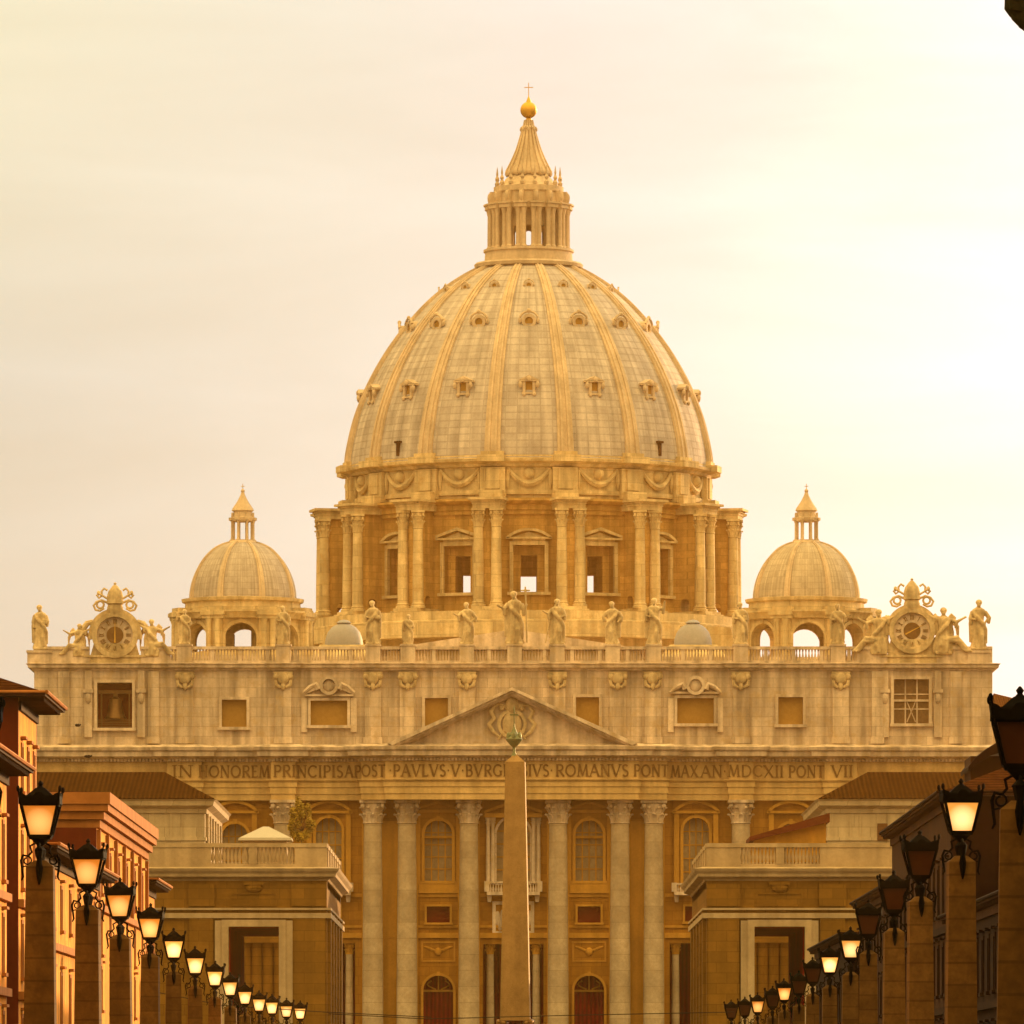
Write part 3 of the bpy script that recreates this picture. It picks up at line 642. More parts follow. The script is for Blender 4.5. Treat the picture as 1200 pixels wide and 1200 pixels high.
# ---- inscription in raised Roman capitals
def arc(cx,cy,rx,ry,a0,a1,n=8,wt=.13):
    p = [(cx+rx*math.cos(R(a0+(a1-a0)*i/n)), cy+ry*math.sin(R(a0+(a1-a0)*i/n))) for i in range(n+1)]
    return [(p[i][0],p[i][1],p[i+1][0],p[i+1][1],wt) for i in range(n)]
T,t_ = .15,.085
def ser(x,y): return [(x-.13,y,x+.13,y,.06)]
GL = {
 'I':(.3,[(.15,0,.15,1,T)]+ser(.15,.03)+ser(.15,.97)),
 'N':(.85,[(.12,0,.12,1,t_),(.12,1,.73,0,T),(.73,0,.73,1,t_)]+ser(.12,.03)+ser(.12,.97)+ser(.73,.97)),
 'H':(.85,[(.15,0,.15,1,T),(.7,0,.7,1,T),(.15,.52,.7,.52,t_)]+ser(.15,.03)+ser(.15,.97)+ser(.7,.03)+ser(.7,.97)),
 'O':(.95,arc(.475,.5,.4,.46,0,360,16,.13)),
 'R':(.75,[(.15,0,.15,1,T),(.15,.96,.4,.96,t_),(.15,.5,.4,.5,t_),(.35,.5,.72,0,T)]+arc(.4,.73,.22,.23,-90,90,8)+ser(.15,.03)),
 'E':(.62,[(.15,0,.15,1,T),(.15,.96,.55,.96,t_),(.15,.52,.48,.52,t_),(.15,.04,.57,.04,t_)]+[(.55,.86,.55,.98,.05),(.57,.02,.57,.16,.05)]+ser(.15,.97)),
 'M':(1.0,[(.1,0,.2,1,t_),(.2,1,.5,.05,T),(.5,.05,.8,1,t_),(.8,1,.9,0,T)]+ser(.1,.03)+ser(.9,.03)),
 'P':(.68,[(.15,0,.15,1,T),(.15,.96,.38,.96,t_),(.15,.46,.38,.46,t_)]+arc(.38,.71,.24,.25,-90,90,8)+ser(.15,.03)),
 'C':(.85,arc(.48,.5,.4,.46,45,315,12)+[(.76,.78,.76,.93,.05)]),
 'G':(.88,arc(.48,.5,.4,.46,45,305,12)+[(.74,.1,.74,.45,T)]+ser(.74,.45)),
 'S':(.58,arc(.3,.74,.2,.22,30,270,8)+arc(.3,.26,.22,.24,-150,90,8)),
 'A':(.88,[(.06,0,.43,1,t_),(.43,1,.82,0,T),(.2,.36,.68,.36,t_)]+ser(.06,.03)+ser(.82,.03)),
 'T':(.75,[(.375,0,.375,1,T),(.04,.96,.71,.96,t_)]+ser(.375,.03)),
 'V':(.85,[(.06,1,.42,0,T),(.42,0,.8,1,t_)]+ser(.06,.97)+ser(.8,.97)),
 'L':(.62,[(.15,0,.15,1,T),(.15,.04,.58,.04,t_),(.58,.02,.58,.18,.05)]+ser(.15,.97)),
 'B':(.7,[(.15,0,.15,1,T),(.15,.96,.38,.96,t_),(.15,.52,.4,.52,t_),(.15,.04,.4,.04,t_)]+arc(.38,.74,.2,.22,-90,90,6)+arc(.4,.28,.24,.24,-90,90,6)),
 'X':(.85,[(.08,1,.76,0,T),(.08,0,.76,1,t_)]+ser(.08,.97)+ser(.76,.03)),
 'D':(.88,[(.15,0,.15,1,T),(.15,.96,.4,.96,t_),(.15,.04,.4,.04,t_)]+arc(.4,.5,.4,.46,-90,90,10)),
 '.':(.3,[(.1,.5,.2,.5,.13)]),
}
def yfront(px):
    for a,b,y in SEG:
        if a <= px <= b: return y
    return YA
mb = MB()
WORDS = [('IN',202,226),('HONOREM',233,316),('PRINCIPIS',321,402),('APOST',404,452),('.PAVLVS.V.BVRGHESIVS.',456,648),('ROMANVS',651,736),('PONT',742,783),('MAX',786,818),('AN',821,846),('.MDCXII',847,918),('PONT',924,966),('VII',974,999)]
zl0, lh = z_(911.2), 1.43
for wd,a,b in WORDS:
    nat = sum(GL[c][0] for c in wd) + .10*(len(wd)-1); k = (x_(b)-x_(a))/nat; px = x_(a); n = 0
    for ch in wd:
        adv, st = GL[ch]; 
        for (x0,y0,x1,y1,wt) in st:
            p0 = Vector((px+x0*k, zl0+y0*lh)); p1 = Vector((px+x1*k, zl0+y1*lh)); d = p1-p0; L_ = d.length
            if L_ < 1e-6: continue
            d /= L_; nn = Vector((-d.y,d.x))*wt*.62*1.25; p0 = p0-d*.02; p1 = p1+d*.02; n += 1
            yy = min(yfront(px*9.9+600),yfront((px+adv*k)*9.9+600)) - .10 - .003*(n%9)
            q = [p0-nn,p1-nn,p1+nn,p0+nn]; mb.prism([(v.x,v.y) for v in q], yy, yy+.35)
        px += (adv+.10)*k
mb.build('inscription', M['letter'], bas)

# ---- the great dome
SD = F/DY
zd = lambda py: EYE+(1290-py)/SD
r_ = lambda px: px/SD
def catmull(P, n=5):
    out = []
    for i in range(len(P)-1):
        p0 = P[max(i-1,0)]; p1 = P[i]; p2 = P[i+1]; p3 = P[min(i+2,len(P)-1)]
        for k in range(n):
            t = k/n
            out.append(tuple(.5*((2*p1[j])+(-p0[j]+p2[j])*t+(2*p0[j]-5*p1[j]+4*p2[j]-p3[j])*t*t+(-p0[j]+3*p1[j]-3*p2[j]+p3[j])*t**3) for j in (0,1)))
    out.append(P[-1]); return out
DP = catmull([(r_(a),zd(b)) for a,b in ((214,552),(212.5,535),(207.5,510),(202,490),(192.5,465),(181.5,442),(167.5,418),(153,397),(137.5,378),(119,358),(98,340),(79,327),(63,318),(50,312))],4)
mb = MB(60); mb.lathe(DX,DY,DP,160); shell = mb.build('great_dome', M['lead'], bas)
def rot(a): return Matrix.Translation((DX,DY,0)) @ Matrix.Rotation(a,4,'Z')   # local -y is outward
def rib(mb, prof, hw0, hw1, steps):
    n = len(prof); rows = []
    for i,(r,z) in enumerate(prof):
        t = i/(n-1); a = prof[max(i-1,0)]; b = prof[min(i+1,n-1)]; d = Vector((b[0]-a[0],b[1]-a[1])).normalized(); nx,nz = d.y,-d.x
        if nx < 0: nx,nz = -nx,-nz
        hw = hw0+(hw1-hw0)*t; sc_ = 1-.45*t
        rows.append([(u*hw, -(r+nx*o*sc_), z+nz*o*sc_) for u,o in steps])
    m = len(steps); vs = [p for row in rows for p in row]; fs = []
    for i in range(n-1):
        for k in range(m-1): fs.append((i*m+k,i*m+k+1,(i+1)*m+k+1,(i+1)*m+k))
    mb.add(vs, fs)
ribst = [(-1,-.3),(-1,.35),(-.62,.35),(-.58,.62),(-.28,.62),(-.24,.42),(.24,.42),(.28,.62),(.58,.62),(.62,.35),(1,.35),(1,-.3)]
for k in range(16):
    mb = MB(); mb.M = rot(R(11.25+22.5*k)); rib(mb, DP, 1.12, .5, ribst); mb.build('rib', M['rib'], shell)
def dprof(z):
    for (r0,z0),(r1,z1) in zip(DP,DP[1:]):
        if z0 <= z <= z1: return r0+(r1-r0)*(z-z0)/(z1-z0)
    return DP[-1][0]
for tier,(py,s) in enumerate(((469,1.0),(390,.9),(344,.5))):
    z0 = zd(py)
    for k in range(16):
        rr = dprof(z0); a = R(22.5*k)
        mb = MB(40); mb.M = rot(a) @ Matrix.Translation((0,-rr,z0)) @ (Matrix.Diagonal((.85,.72,.85,1)) if tier == 0 else Matrix())
        if tier == 0:
            mb.box(-1.0,-.55,-.75,1.2,-1.0,.75); mb.box(.55,1.0,-.75,1.2,-1.0,.75); mb.box(-1.15,1.15,-.85,1.0,-1.25,-1.0)
            mb.box(-1.6,1.6,-.95,1.8,.75,1.0); mb.prism([(-1.5,1.053),(1.5,1.053),(.5,1.5),(0,1.75),(-.5,1.5)],-.95,2.0)
            for q in (-1,1): mb.ell((q*1.35,-.8,.25),(.35,.4,.55),8,6); mb.ell((q*.8,-.85,-1.3),(.3,.3,.35),6,5)
            mb.ell((0,-1.05,1.15),(.4,.25,.45),8,6)
        else:
            mb.ring(0,0,.62*s,1.1*s,-.55*s,1.6*s,0,360,16)
            mb.tube([(math.cos(R(q))*1.42*s,-.5*s,math.sin(R(q))*1.3*s+.15*s) for q in range(20,161,20)],.2*s,6); mb.ell((0,-.5*s,1.55*s),(.38*s,.3*s,.35*s),8,6)
            for q in (-1,1): mb.ell((q*1.35*s,-.35*s,.1*s),(.26*s,.3*s,.5*s),8,6); mb.ell((q*.75*s,-.45*s,-1.15*s),(.3*s,.25*s,.3*s),6,5)
        d = mb.build('dormer_window', M['rib'], bas)
        mb = MB(); mb.M = rot(a) @ Matrix.Translation((0,-rr,z0))
        if tier == 0: mb.box(-.46,.46,-.2,.4,-.84,.63)
        else: mb.lathe(0,0,[(0,-.3),(.72*s,-.3),(.72*s,.5)],16); v = mb.v; mb.v = []; mb.M = rot(a) @ Matrix.Translation((0,-rr,z0)) @ Matrix.Rotation(R(-90),4,'X') ; mb.f = []; mb.lathe(0,0,[(0,-.3*s),(.72*s,-.3*s),(.72*s,.5)],16)
        mb.build('pane', M['blind'], d)
for k in (-1,1):    # two small loophole windows low on the shell
    z0 = zd(538); rr = dprof(z0); mb = MB(); mb.M = rot(R(45*k)) @ Matrix.Translation((0,-rr,z0)); mb.box(-.25,.25,-.2,1,-.9,.8); mb.box(-.5,.5,-.35,1,.8,1.1); mb.build('loophole_window', M['soffit'], shell)
# drum
mb = MB()
w16 = 24.5*math.tan(R(11.25))
zw0, zw1 = zd(706.5), zd(652.5)
for k in range(16):
    mb.M = rot(R(22.5*k))
    mb.wall(-w16-.3,w16+.3,zd(735),zd(598),-24.5,-23.2,[(-2.1,2.1,zw0,zw1)])
    mb.wall(-w16+.4,w16-.4,zd(735),zd(598),-23.19,-21.0,[(-1.1,1.1,zw0,zw1-1.3)])
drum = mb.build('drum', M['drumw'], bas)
for k in range(16):
    mb = MB(40); mb.M = rot(R(22.5*k)); hw = 2.1; f = .5
    mb.box(-hw-f,-hw,-24.95,-24.45,zw0,zw1); mb.box(hw,hw+f,-24.95,-24.45,zw0,zw1); mb.box(-hw-f,hw+f,-24.96,-24.45,zw1,zw1+f); mb.box(-hw-.8,hw+.8,-25.2,-24.45,zw0-.4,zw0)
    zt2 = zw1+f+.3; pw = hw+1.0
    mb.box(-hw-.1,hw+.1,-24.9,-24.45,zw1+f,zt2); mb.box(-pw,pw,-25.4,-24.45,zt2,zt2+.25)
    if k % 2: 
        for s in (-1,1): mb.prism([(s*pw,zt2+.253),(0,zt2+1.25),(0,zt2+1.65),(s*pw,zt2+.6)],-25.4,-24.45)
    else:
        ph = 1.2; rr = (pw*pw+ph*ph)/(2*ph); a = math.degrees(math.asin(pw/rr)); mb.ring(0,zt2+.25+ph-rr,rr-.35,rr,-25.4,-24.45,90-a,90+a,10)
    mb.prism([(-hw,zt2+.26),(hw,zt2+.26),(0,zt2+1.0)],-24.8,-24.45)
    mb.build('drum_window', M['drum'], drum)
# plinth, ring entablature, attic of the drum with garlands, cornice
mb = MB(50)
mb.lathe(DX,DY,[(28.2,zd(800)),(28.2,zd(760)),(31.2,zd(760)),(31.2,zd(741)),(30.6,zd(740)),(30.6,zd(730)),(24.0,zd(730))],96,cap=False); mb.lathe(DX,DY,[(29,zd(840)),(29,zd(800)),(27,zd(800))],64,cap=False)
mb.build('drum_base', M['drum'], bas)
mb = MB(40)
mb.lathe(DX,DY,[(20.5,zd(617)),(25.0,zd(617)),(25.0,zd(612.5)),(25.2,zd(612)),(25.2,zd(606.5)),(25.9,zd(604.5)),(26.3,zd(602)),(26.3,zd(600)),(24.6,zd(599))],128,cap=False)
mb.build('drum_entablature', M['drumw'], bas)
mb = MB(30)
mb.lathe(DX,DY,[(24.3,zd(601)),(24.3,zd(594)),(24.7,zd(594)),(24.7,zd(589)),(24.3,zd(589)),(24.3,zd(563)),(24.8,zd(562)),(25.0,zd(559)),(25.7,zd(556.5)),(25.8,zd(553.5)),(25.0,zd(552.5)),(25.0,zd(549)),(24.6,zd(549))],160,cap=False)
dat = mb.build('drum_attic', M['drum'], bas)
for k in range(16):
    mb = MB(); mb.M = rot(R(11.25+22.5*k))
    mb.box(-1.7,1.7,-25.1,-24.1,zd(588.9),zd(563)); mb.box(-1.0,1.0,-25.35,-24.2,zd(588),zd(564)); mb.box(-1.85,1.85,-26.5,-24.4,zd(557),zd(549.5)); mb.box(-1.8,1.8,-25.3,-24.1,zd(598),zd(589)); mb.box(-1.55,1.55,-25.6,-24.1,zd(549.4),zd(545))
    mb.build('attic_pier', M['drum'], dat)
    mb = MB(40); rr = 24.5; a0 = R(22.5*k)
    pts = []
    for i in range(13):
        t = i/12*2-1; a = a0+t*R(6.6); pts.append((DX+rr*math.sin(a), DY-rr*math.cos(a), zd(582)+2.1*t*t))
    mb.tube(pts,[.22+.25*math.sin(math.pi*i/12) for i in range(13)],6)
    for s in (-1,1):
        a = a0+s*R(6.7); mb.tube([(DX+rr*math.sin(a),DY-rr*math.cos(a),zd(565)-q) for q in (0,.8,1.8,2.6)],[.2,.3,.26,.1],6)
    mb.ell((DX+rr*math.sin(a0),DY-rr*math.cos(a0),zd(570)),(.75,.45,.75),10,8)
    mb.build('garland', M['drum'], dat)
# buttresses with paired columns
for k in range(16):
    A = rot(R(11.25+22.5*k))
    mb = MB(); mb.M = A @ Matrix.Rotation(R(90),4,'Z')    # slab seen from the side: local x -> radial
    mb.M = A @ Matrix(((0,1,0,0),(1,0,0,0),(0,0,1,0),(0,0,0,1)))   # (u,v)->(x=v,y=u)
    mb.wall(-28.2,-24.0,zd(731),zd(612),-1.15,1.15,[(-26.9,-25.4,zd(730),zd(716),True)])
    b_ = mb.build('buttress', M['drumw'], bas)
    mb = MB(); mb.M = A; mb.box(-2.2,2.2,-30.2,-24.3,zd(740),zd(728)); mb.box(-1.95,1.95,-29.9,-24.4,zd(728),zd(725)); mb.build('buttress_base', M['drum'], b_)
    mb = MB(); mb.M = A
    for (hw,ro,z0,z1) in ((1.85,29.4,612.5,608),(1.95,29.5,608,605),(2.1,29.7,605,603),(2.4,30.1,603,600.2)): mb.box(-hw,hw,-ro,-24.6,zd(z0),zd(z1))
    mb.box(-1.6,1.6,-26.2,-24.4,zd(600),zd(590))
    mb.build('buttress_entablature', M['drum'], b_)
    for s in (-1,1):
        p = A @ Vector((s*1.22,-28.6,0))
        mb = MB(35); z0,z1,z2,r = zd(725),zd(634),zd(612.6),.74
        mb.lathe(p.x,p.y,[(r*1.35,z0),(r*1.35,z0+.3),(r*1.1,z0+.4),(r*1.2,z0+.6),(r,z0+.75),(r*.99,z0+4),(r*.86,z1)],20); c_ = mb.build('drum_column', M['drum'], bas)
        mb = MB(); capital(mb,p.x,p.y,z1,z2,r*.86,12); mb.build('capital', M['drum'], c_)
# lantern
mb = MB(30)
mb.lathe(DX,DY,[(r_(46),zd(318)),(r_(63),zd(314.5)),(r_(64),zd(311)),(r_(62),zd(309)),(r_(52),zd(309)),(r_(51),zd(297)),(r_(53),zd(296)),(r_(53),zd(293.5)),(r_(20),zd(293))],96,cap=False)
lan = mb.build('lantern', M['rib'], bas)
mb = MB(); wq = r_(37)*math.tan(R(11.25))
for k in range(16):
    mb.M = rot(R(22.5*k)); mb.wall(-wq-.05,wq+.05,zd(294),zd(246),-r_(37),-r_(37)+.7,[(-.48,.48,zd(291),zd(271),True)])
mb.build('lantern_core', M['rib'], lan)
for k in range(16):
    A = rot(R(11.25+22.5*k))
    mb = MB(30); mb.M = A
    for s in (-1,1): mb.lathe(s*.42,-r_(46),[(.42,zd(293)),(.42,zd(291.5)),(.3,zd(290.5)),(.27,zd(254)),(.36,zd(251)),(.46,zd(247))],10)
    mb.box(-.35,.35,-r_(46),-r_(37),zd(293),zd(247)); mb.box(-.85,.85,-r_(51),-r_(36),zd(247),zd(242.5)); mb.box(-.95,.95,-r_(52.5),-r_(36),zd(242.4),zd(240.6))
    # volute above each pair, then candelabrum
    mb.prism([(0,0)]*0 or [(-.3,zd(240.5)),(.3,zd(240.5)),(.3,zd(226)),(-.3,zd(226))],-r_(46),-r_(36)); mb.ell((0,-r_(45),zd(233)),(.34,.5,.75),8,6)
    mb.build('lantern_column', M['rib'], lan)
    mb = MB(30); mb.M = A; mb.lathe(0,-r_(37.5),[(.28,zd(219)),(.34,zd(216)),(.14,zd(213.5)),(.3,zd(210.5)),(.1,zd(207)),(.16,zd(205)),(.03,zd(197))],8); mb.build('candelabrum', M['rib'], lan)
mb = MB(30)
mb.lathe(DX,DY,[(r_(36),zd(248)),(r_(47),zd(247)),(r_(48),zd(242)),(r_(49),zd(240.5)),(r_(40),zd(240)),(r_(39),zd(228)),(r_(41),zd(226)),(r_(41),zd(220)),(r_(37),zd(219)),(r_(30),zd(215)),(r_(27),zd(210)),(r_(23),zd(206))],64,cap=False)
mb.build('lantern_attic', M['rib'], lan)
mb = MB()
SP = catmull([(r_(a),zd(b)) for a,b in ((25,206),(26,202),(20,190),(14,176),(10,163),(7.5,153),(8.5,150),(6,148),(4.5,141))],3)
mb.lathe(DX,DY,SP,64,cap=False); 
for k in range(16): mb.M = rot(R(11.25+22.5*k)); rib(mb,SP,.24,.08,[(-1,-.1),(-1,.22),(1,.22),(1,-.1)])
mb.M = Matrix()
for k in range(8): a = R(45*k); mb.ell((DX+r_(9)*math.sin(a),DY-r_(9)*math.cos(a),zd(152)),(.18,.18,.3),6,5)
mb.build('spire', M['rib'], lan)
mb = MB(60); mb.ell((DX,DY,zd(129)),(r_(9.8),r_(9.8),r_(9.8)),24,16); mb.lathe(DX,DY,[(r_(2.5),zd(143)),(r_(3.5),zd(139.5)),(r_(2),zd(138))],12); mb.lathe(DX,DY,[(r_(3.5),zd(120.5)),(r_(2.2),zd(117)),(r_(.6),zd(113))],12)
mb.build('orb', M['gold'], lan)
mb = MB(); mb.box(DX-.05,DX+.05,DY-.05,DY+.05,zd(113),zd(97)); mb.box(DX-.6,DX+.6,DY-.045,DY+.045,zd(102.9),zd(102)); mb.build('cross', M['gold'], lan)

# ---- roofs between front block and drum
def roofprism(name, X0, X1, Y0, Y1, ze, zr, m, par):
    mb = MB(); xm = (X0+X1)/2
    mb.add([(X0,Y0,ze),(X1,Y0,ze),(xm,Y0,zr),(X0,Y1,ze),(X1,Y1,ze),(xm,Y1,zr)],[(0,1,2),(3,5,4),(0,2,5,3),(1,4,5,2)])
    return mb.build(name, m, par)
roofprism('nave_roof', XW(445,1030), XW(760,1030), 1027, 1130, ZW(763,1030), ZW(739,1030), M['travp'], bas)
mb = MB(); mb.box(XW(455,1032),XW(750,1032),1029,1129,zb,ZW(763,1030)-.02); mb.build('nave_wall', M['drum'], bas)
mb = MB(); mb.box(XW(200,1040),XW(1000,1040),1040,1150,zb,ZW(770,1040)); mb.build('aisle_block', M['drum'], bas)
mb = MB(); mb.prism([(XW(200,1060),ZW(770,1060)),(XW(370,1060),ZW(770,1060)),(XW(368,1060),ZW(762,1060)),(XW(240,1060),ZW(762,1060))],1060,1064); mb.build('aisle_parapet', M['drum'], bas)
for c in (403,812):      # small shallow chapel domes
    D = 1070; s = F/D; cx = XW(c,D)
    mb = MB(40); mb.lathe(cx,D,[(22.5/s,ZW(758,D)),(22/s,ZW(750,D)),(19/s,ZW(741,D)),(14/s,ZW(735,D)),(7/s,ZW(731,D)),(1,ZW(730,D)),(.5,ZW(727,D)),(0,ZW(726,D))],32); mb.build('chapel_dome', M['leadp'], bas)
    mb = MB(); mb.frustum(cx,D,ZW(775,D),ZW(757,D),4.4,4.4,3.0,3.0); mb.lathe(cx,D,[(26/s,ZW(770,D)),(26/s,ZW(757,D)),(22/s,ZW(757,D))],16); mb.build('chapel_drum', M['drum'], bas)
# sloping roof blocks beside the drum
for s,xa,xb in ((-1,372,432),(1,785,866)):
    D = 1100; mb = MB(); mb.prism([(XW(xa,D),ZW(775,D)),(XW(xb,D),ZW(775,D)),(XW(xb-(12 if s<0 else 10),D),ZW(735,D)),(XW(xa+12,D),ZW(733,D))],D,D+20); mb.build('transept_roof', M['drum'], bas)

# ---- two small domes
def small_dome(c, lead):
    D = 1100.0; s = F/D; cx = XW(c,D); z = lambda py: ZW(py,D)
    T = lambda a: Matrix.Translation((cx,D,0)) @ Matrix.Rotation(a,4,'Z')
    P = catmull([(a/s,z(b)) for a,b in ((63,703),(62.5,694),(60,682),(55,669),(47,656),(36,645),(25,639),(14,635.5))],4)
    mb = MB(60); mb.lathe(cx,D,P,64); d = mb.build('small_dome', lead, bas)
    for k in range(8):
        mb = MB(); mb.M = T(R(22.5+45*k)); rib(mb,P,.42,.2,[(-1,-.1),(-1,.2),(-.4,.2),(-.4,.32),(.4,.32),(.4,.2),(1,.2),(1,-.1)]); mb.build('rib', M['rib'], d)
    mb = MB(); q = 8.2; hwf = q*math.tan(R(22.5))
    for k in range(8):
        mb.M = T(R(45*k)); mb.wall(-hwf,hwf,z(790),z(724),-q,-q+1.6,[(-2.05,2.05,z(780),z(752),True)])
    dr = mb.build('small_drum', M['drum'], bas)
    for k in range(8):
        mb = MB(); mb.M = T(R(45*k))
        mb.ring(0,z(752),2.05,2.5,-q-.15,-q+.02,0,180,12)
        mb.box(-2.5,-2.05,-q-.15,-q+.02,z(790),z(752)); mb.box(2.05,2.5,-q-.15,-q+.02,z(790),z(752)); mb.box(-.22,.22,-q-.3,-q,z(733),z(727)); mb.build('arch', M['drum'], dr)
        mb = MB(30); mb.M = T(R(22.5+45*k)); rr = q/math.cos(R(22.5))
        mb.box(-1.1,1.1,-rr-.25,-rr+1.1,z(790),z(729)); mb.box(-1.5,1.5,-rr-.7,-rr+1.4,z(729),z(725)); mb.box(-1.65,1.65,-rr-.9,-rr+1.5,z(725),z(720.5)); mb.box(-1.2,1.2,-rr-.5,-rr+1.2,z(720.5),z(714.5))
        for s2 in (-1,1): mb.lathe(s2*.6,-rr-.4,[(.42,z(790)),(.38,z(740)),(.36,z(734)),(.52,z(729.2))],12)
        mb.build('pier', M['drum'], dr)
    poly = [(8.9*math.sin(R(22.5+45*k)),-8.9*math.cos(R(22.5+45*k))) for k in range(8)]
    mb = MB(30); mb.lathe(cx,D,[(7.2,z(729)),(9.0,z(728)),(9.2,z(724)),(9.6,z(721)),(9.6,z(719)),(7.6,z(718)),(7.5,z(708)),(7.9,z(706.5)),(8.0,z(703)),(6.8,z(702))],64,cap=False); mb.build('drum_cornice', M['drum'], dr)
    mb = MB(30); mb.lathe(cx,D,[(2.1,z(640)),(2.0,z(636)),(1.75,z(634)),(1.75,z(633)),(.5,z(632.5))],32,cap=False)
    la = mb.build('small_lantern', M['rib'], bas)
    for k in range(8):
        mb = MB(30); mb.M = T(R(22.5+45*k)); mb.box(-.11,.11,-1.5,-1.15,z(633),z(610)); mb.lathe(0,-1.5,[(.24,z(633)),(.15,z(631)),(.13,z(613)),(.25,z(610.5))],8); mb.box(-.3,.3,-1.85,-1.0,z(610),z(607)); mb.prism([(-.1,z(607)),(.1,z(607)),(.05,z(601))],-1.6,-1.3); mb.build('lantern_column', M['rib'], la)
    mb = MB(30); mb.lathe(cx,D,[(1.0,z(612)),(1.6,z(611)),(1.75,z(607)),(1.3,z(606)),(1.2,z(600)),(1.45,z(598.5)),(1.35,z(596)),(.75,z(588)),(.35,z(581)),(.2,z(577)),(.28,z(575)),(.05,z(572.5)),(.05,z(567))],24); mb.box(cx-.25,cx+.25,D-.04,D+.04,z(570.3),z(569.6)); mb.build('spire', M['rib'], la)
small_dome(284.5, M['leadL']); small_dome(945, M['leadR'])
D = 1100.; mb = MB(); mb.box(XW(262,D),XW(274,D),D+1,D+4,ZW(790,D),ZW(742,D)); mb.box(XW(294,D),XW(312,D),D+1,D+4,ZW(790,D),ZW(736,D)); mb.box(XW(274,D),XW(294,D),D+1.2,D+3.8,ZW(790,D),ZW(757,D)); build_split(mb,'inner_pier', M['drum'], bas)

# ---- clocks over the outer bays
def clock(c, cyp, hand_ang):
    cx, cz, yk = x_(c), z_(cyp), YA+.2
    mb = MB(40)
    mb.wall(cx-3.4,cx+3.4,z_(777),z_(768),yk,yk+1.4); mb.box(cx-3.7,cx+3.7,yk-.2,yk+1.6,z_(770),z_(767.5))
    mb.ring(cx,cz,2.15,2.72,yk-.25,yk+1.1,0,360,40); mb.ring(cx,cz,2.72,3.15,yk+.1,yk+1.0,-10,190,30); mb.prism([(cx-2.9,z_(768)),(cx+2.9,z_(768)),(cx+2.5,cz-1),(cx-2.5,cz-1)],yk+.2,yk+1.2)
    for s in (-1,1):
        mb.tube([(cx+s*a,yk+.5,cz+b) for a,b in ((2.6,1.6),(3.3,1.4),(3.9,.6),(4.1,-.4),(3.7,-1.2),(4.1,-2.0),(3.9,-2.7))],[.3,.35,.38,.32,.3,.4,.45],8)
    ck = mb.build('clock', M['statue'], bas)
    mb = MB(); mb.ring(cx,cz,1.0,2.16,yk+.25,yk+.4,0,360,40); mb.build('clock_dial', M['travp'], ck)
    mb = MB(); mb.ring(cx,cz,0.0,1.0,yk+.2,yk+.4,0,360,32); mb.build('clock_centre', M['bell'], ck)
    NUM = ['XII','I','II','III','IIII','V','VI','VII','VIII','IX','X','XI']
    for h,tx in enumerate(NUM):
        mb = MB(); a = R(30*h); n = len(tx); wd = {'I':.13,'V':.26,'X':.26}; tot = sum(wd[q] for q in tx)
        u = -tot/2
        for q in tx:
            if q == 'I': st = [(0,-.3,0,.3)]
            elif q == 'V': st = [(-.09,.3,0,-.3),(0,-.3,.09,.3)]
            else: st = [(-.09,.3,.09,-.3),(-.09,-.3,.09,.3)]
            uc = u+wd[q]/2; u += wd[q]
            for j,(x0,y0,x1,y1) in enumerate(st):
                p0 = Vector((uc+x0,1.6+y0)); p1 = Vector((uc+x1,1.6+y1)); d = (p1-p0).normalized(); nn = Vector((-d.y,d.x))*.035
                pts = []
                for v in (p0-nn,p1-nn,p1+nn,p0+nn): pts.append((cx+v.x*math.cos(a)+v.y*math.sin(a), cz-v.x*math.sin(a)+v.y*math.cos(a)))
                mb.prism(pts,yk+.2-.004*j,yk+.26)
        mb.build('numeral', M['letter'], ck)
    mb = MB(); a = R(hand_ang); d = Vector((math.sin(a),math.cos(a))); nn = Vector((-d.y,d.x))*.08
    p0 = Vector((cx,cz))-d*.9; p1 = Vector((cx,cz))+d*1.4
    mb.prism([tuple(p0-nn),tuple(p1-nn*.3),tuple(p1+nn*.3),tuple(p0+nn)],yk+.08,yk+.13); mb.lathe(cx,yk+.1,[(0,cz)],4) if 0 else None
    mb.build('clock_hand', M['gold'], ck)
    mb = MB(40)     # crown over the clock: tiara between crossed keys
    zt0 = cz+3.0
    mb.lathe(cx,yk+.6,[(.9,zt0-.4),(1.0,zt0),(.85,zt0+.6),(1.05,zt0+.75),(.95,zt0+1.4),(.98,zt0+1.6),(.8,zt0+2.2),(.35,zt0+2.8),(.12,zt0+3.0),(.2,zt0+3.15),(0,zt0+3.3)],16)
    for s in (-1,1):
        mb.tube([(cx-s*.9,yk+.5,zt0+.2),(cx+s*2.0,yk+.5,zt0+2.0)],.14,6)
        mb.tube([(cx+s*(1.75+.42*math.cos(R(q))),yk+.6,zt0+.62+.42*math.sin(R(q))) for q in range(0,361,30)],.15,6)
        mb.tube([(cx+s*a_,yk+.6,zt0+b_) for a_,b_ in ((1.0,.9),(1.6,1.15),(2.2,.95),(2.55,.5),(2.3,0),(1.8,-.1),(1.3,.2))],.16,6)
        mb.tube([(cx+s*a_,yk+.6,zt0+b_) for a_,b_ in ((.9,2.3),(1.3,2.55),(1.6,2.2),(1.55,1.7),(1.9,1.4),(2.2,1.8))],.15,6)
        mb.ell((cx+s*1.95,yk+.6,zt0+2.0),(.22,.2,.3),8,6)
    mb.build('clock_crown', M['statue'], ck)
clock(134.5,744,0); clock(1069,739,62)

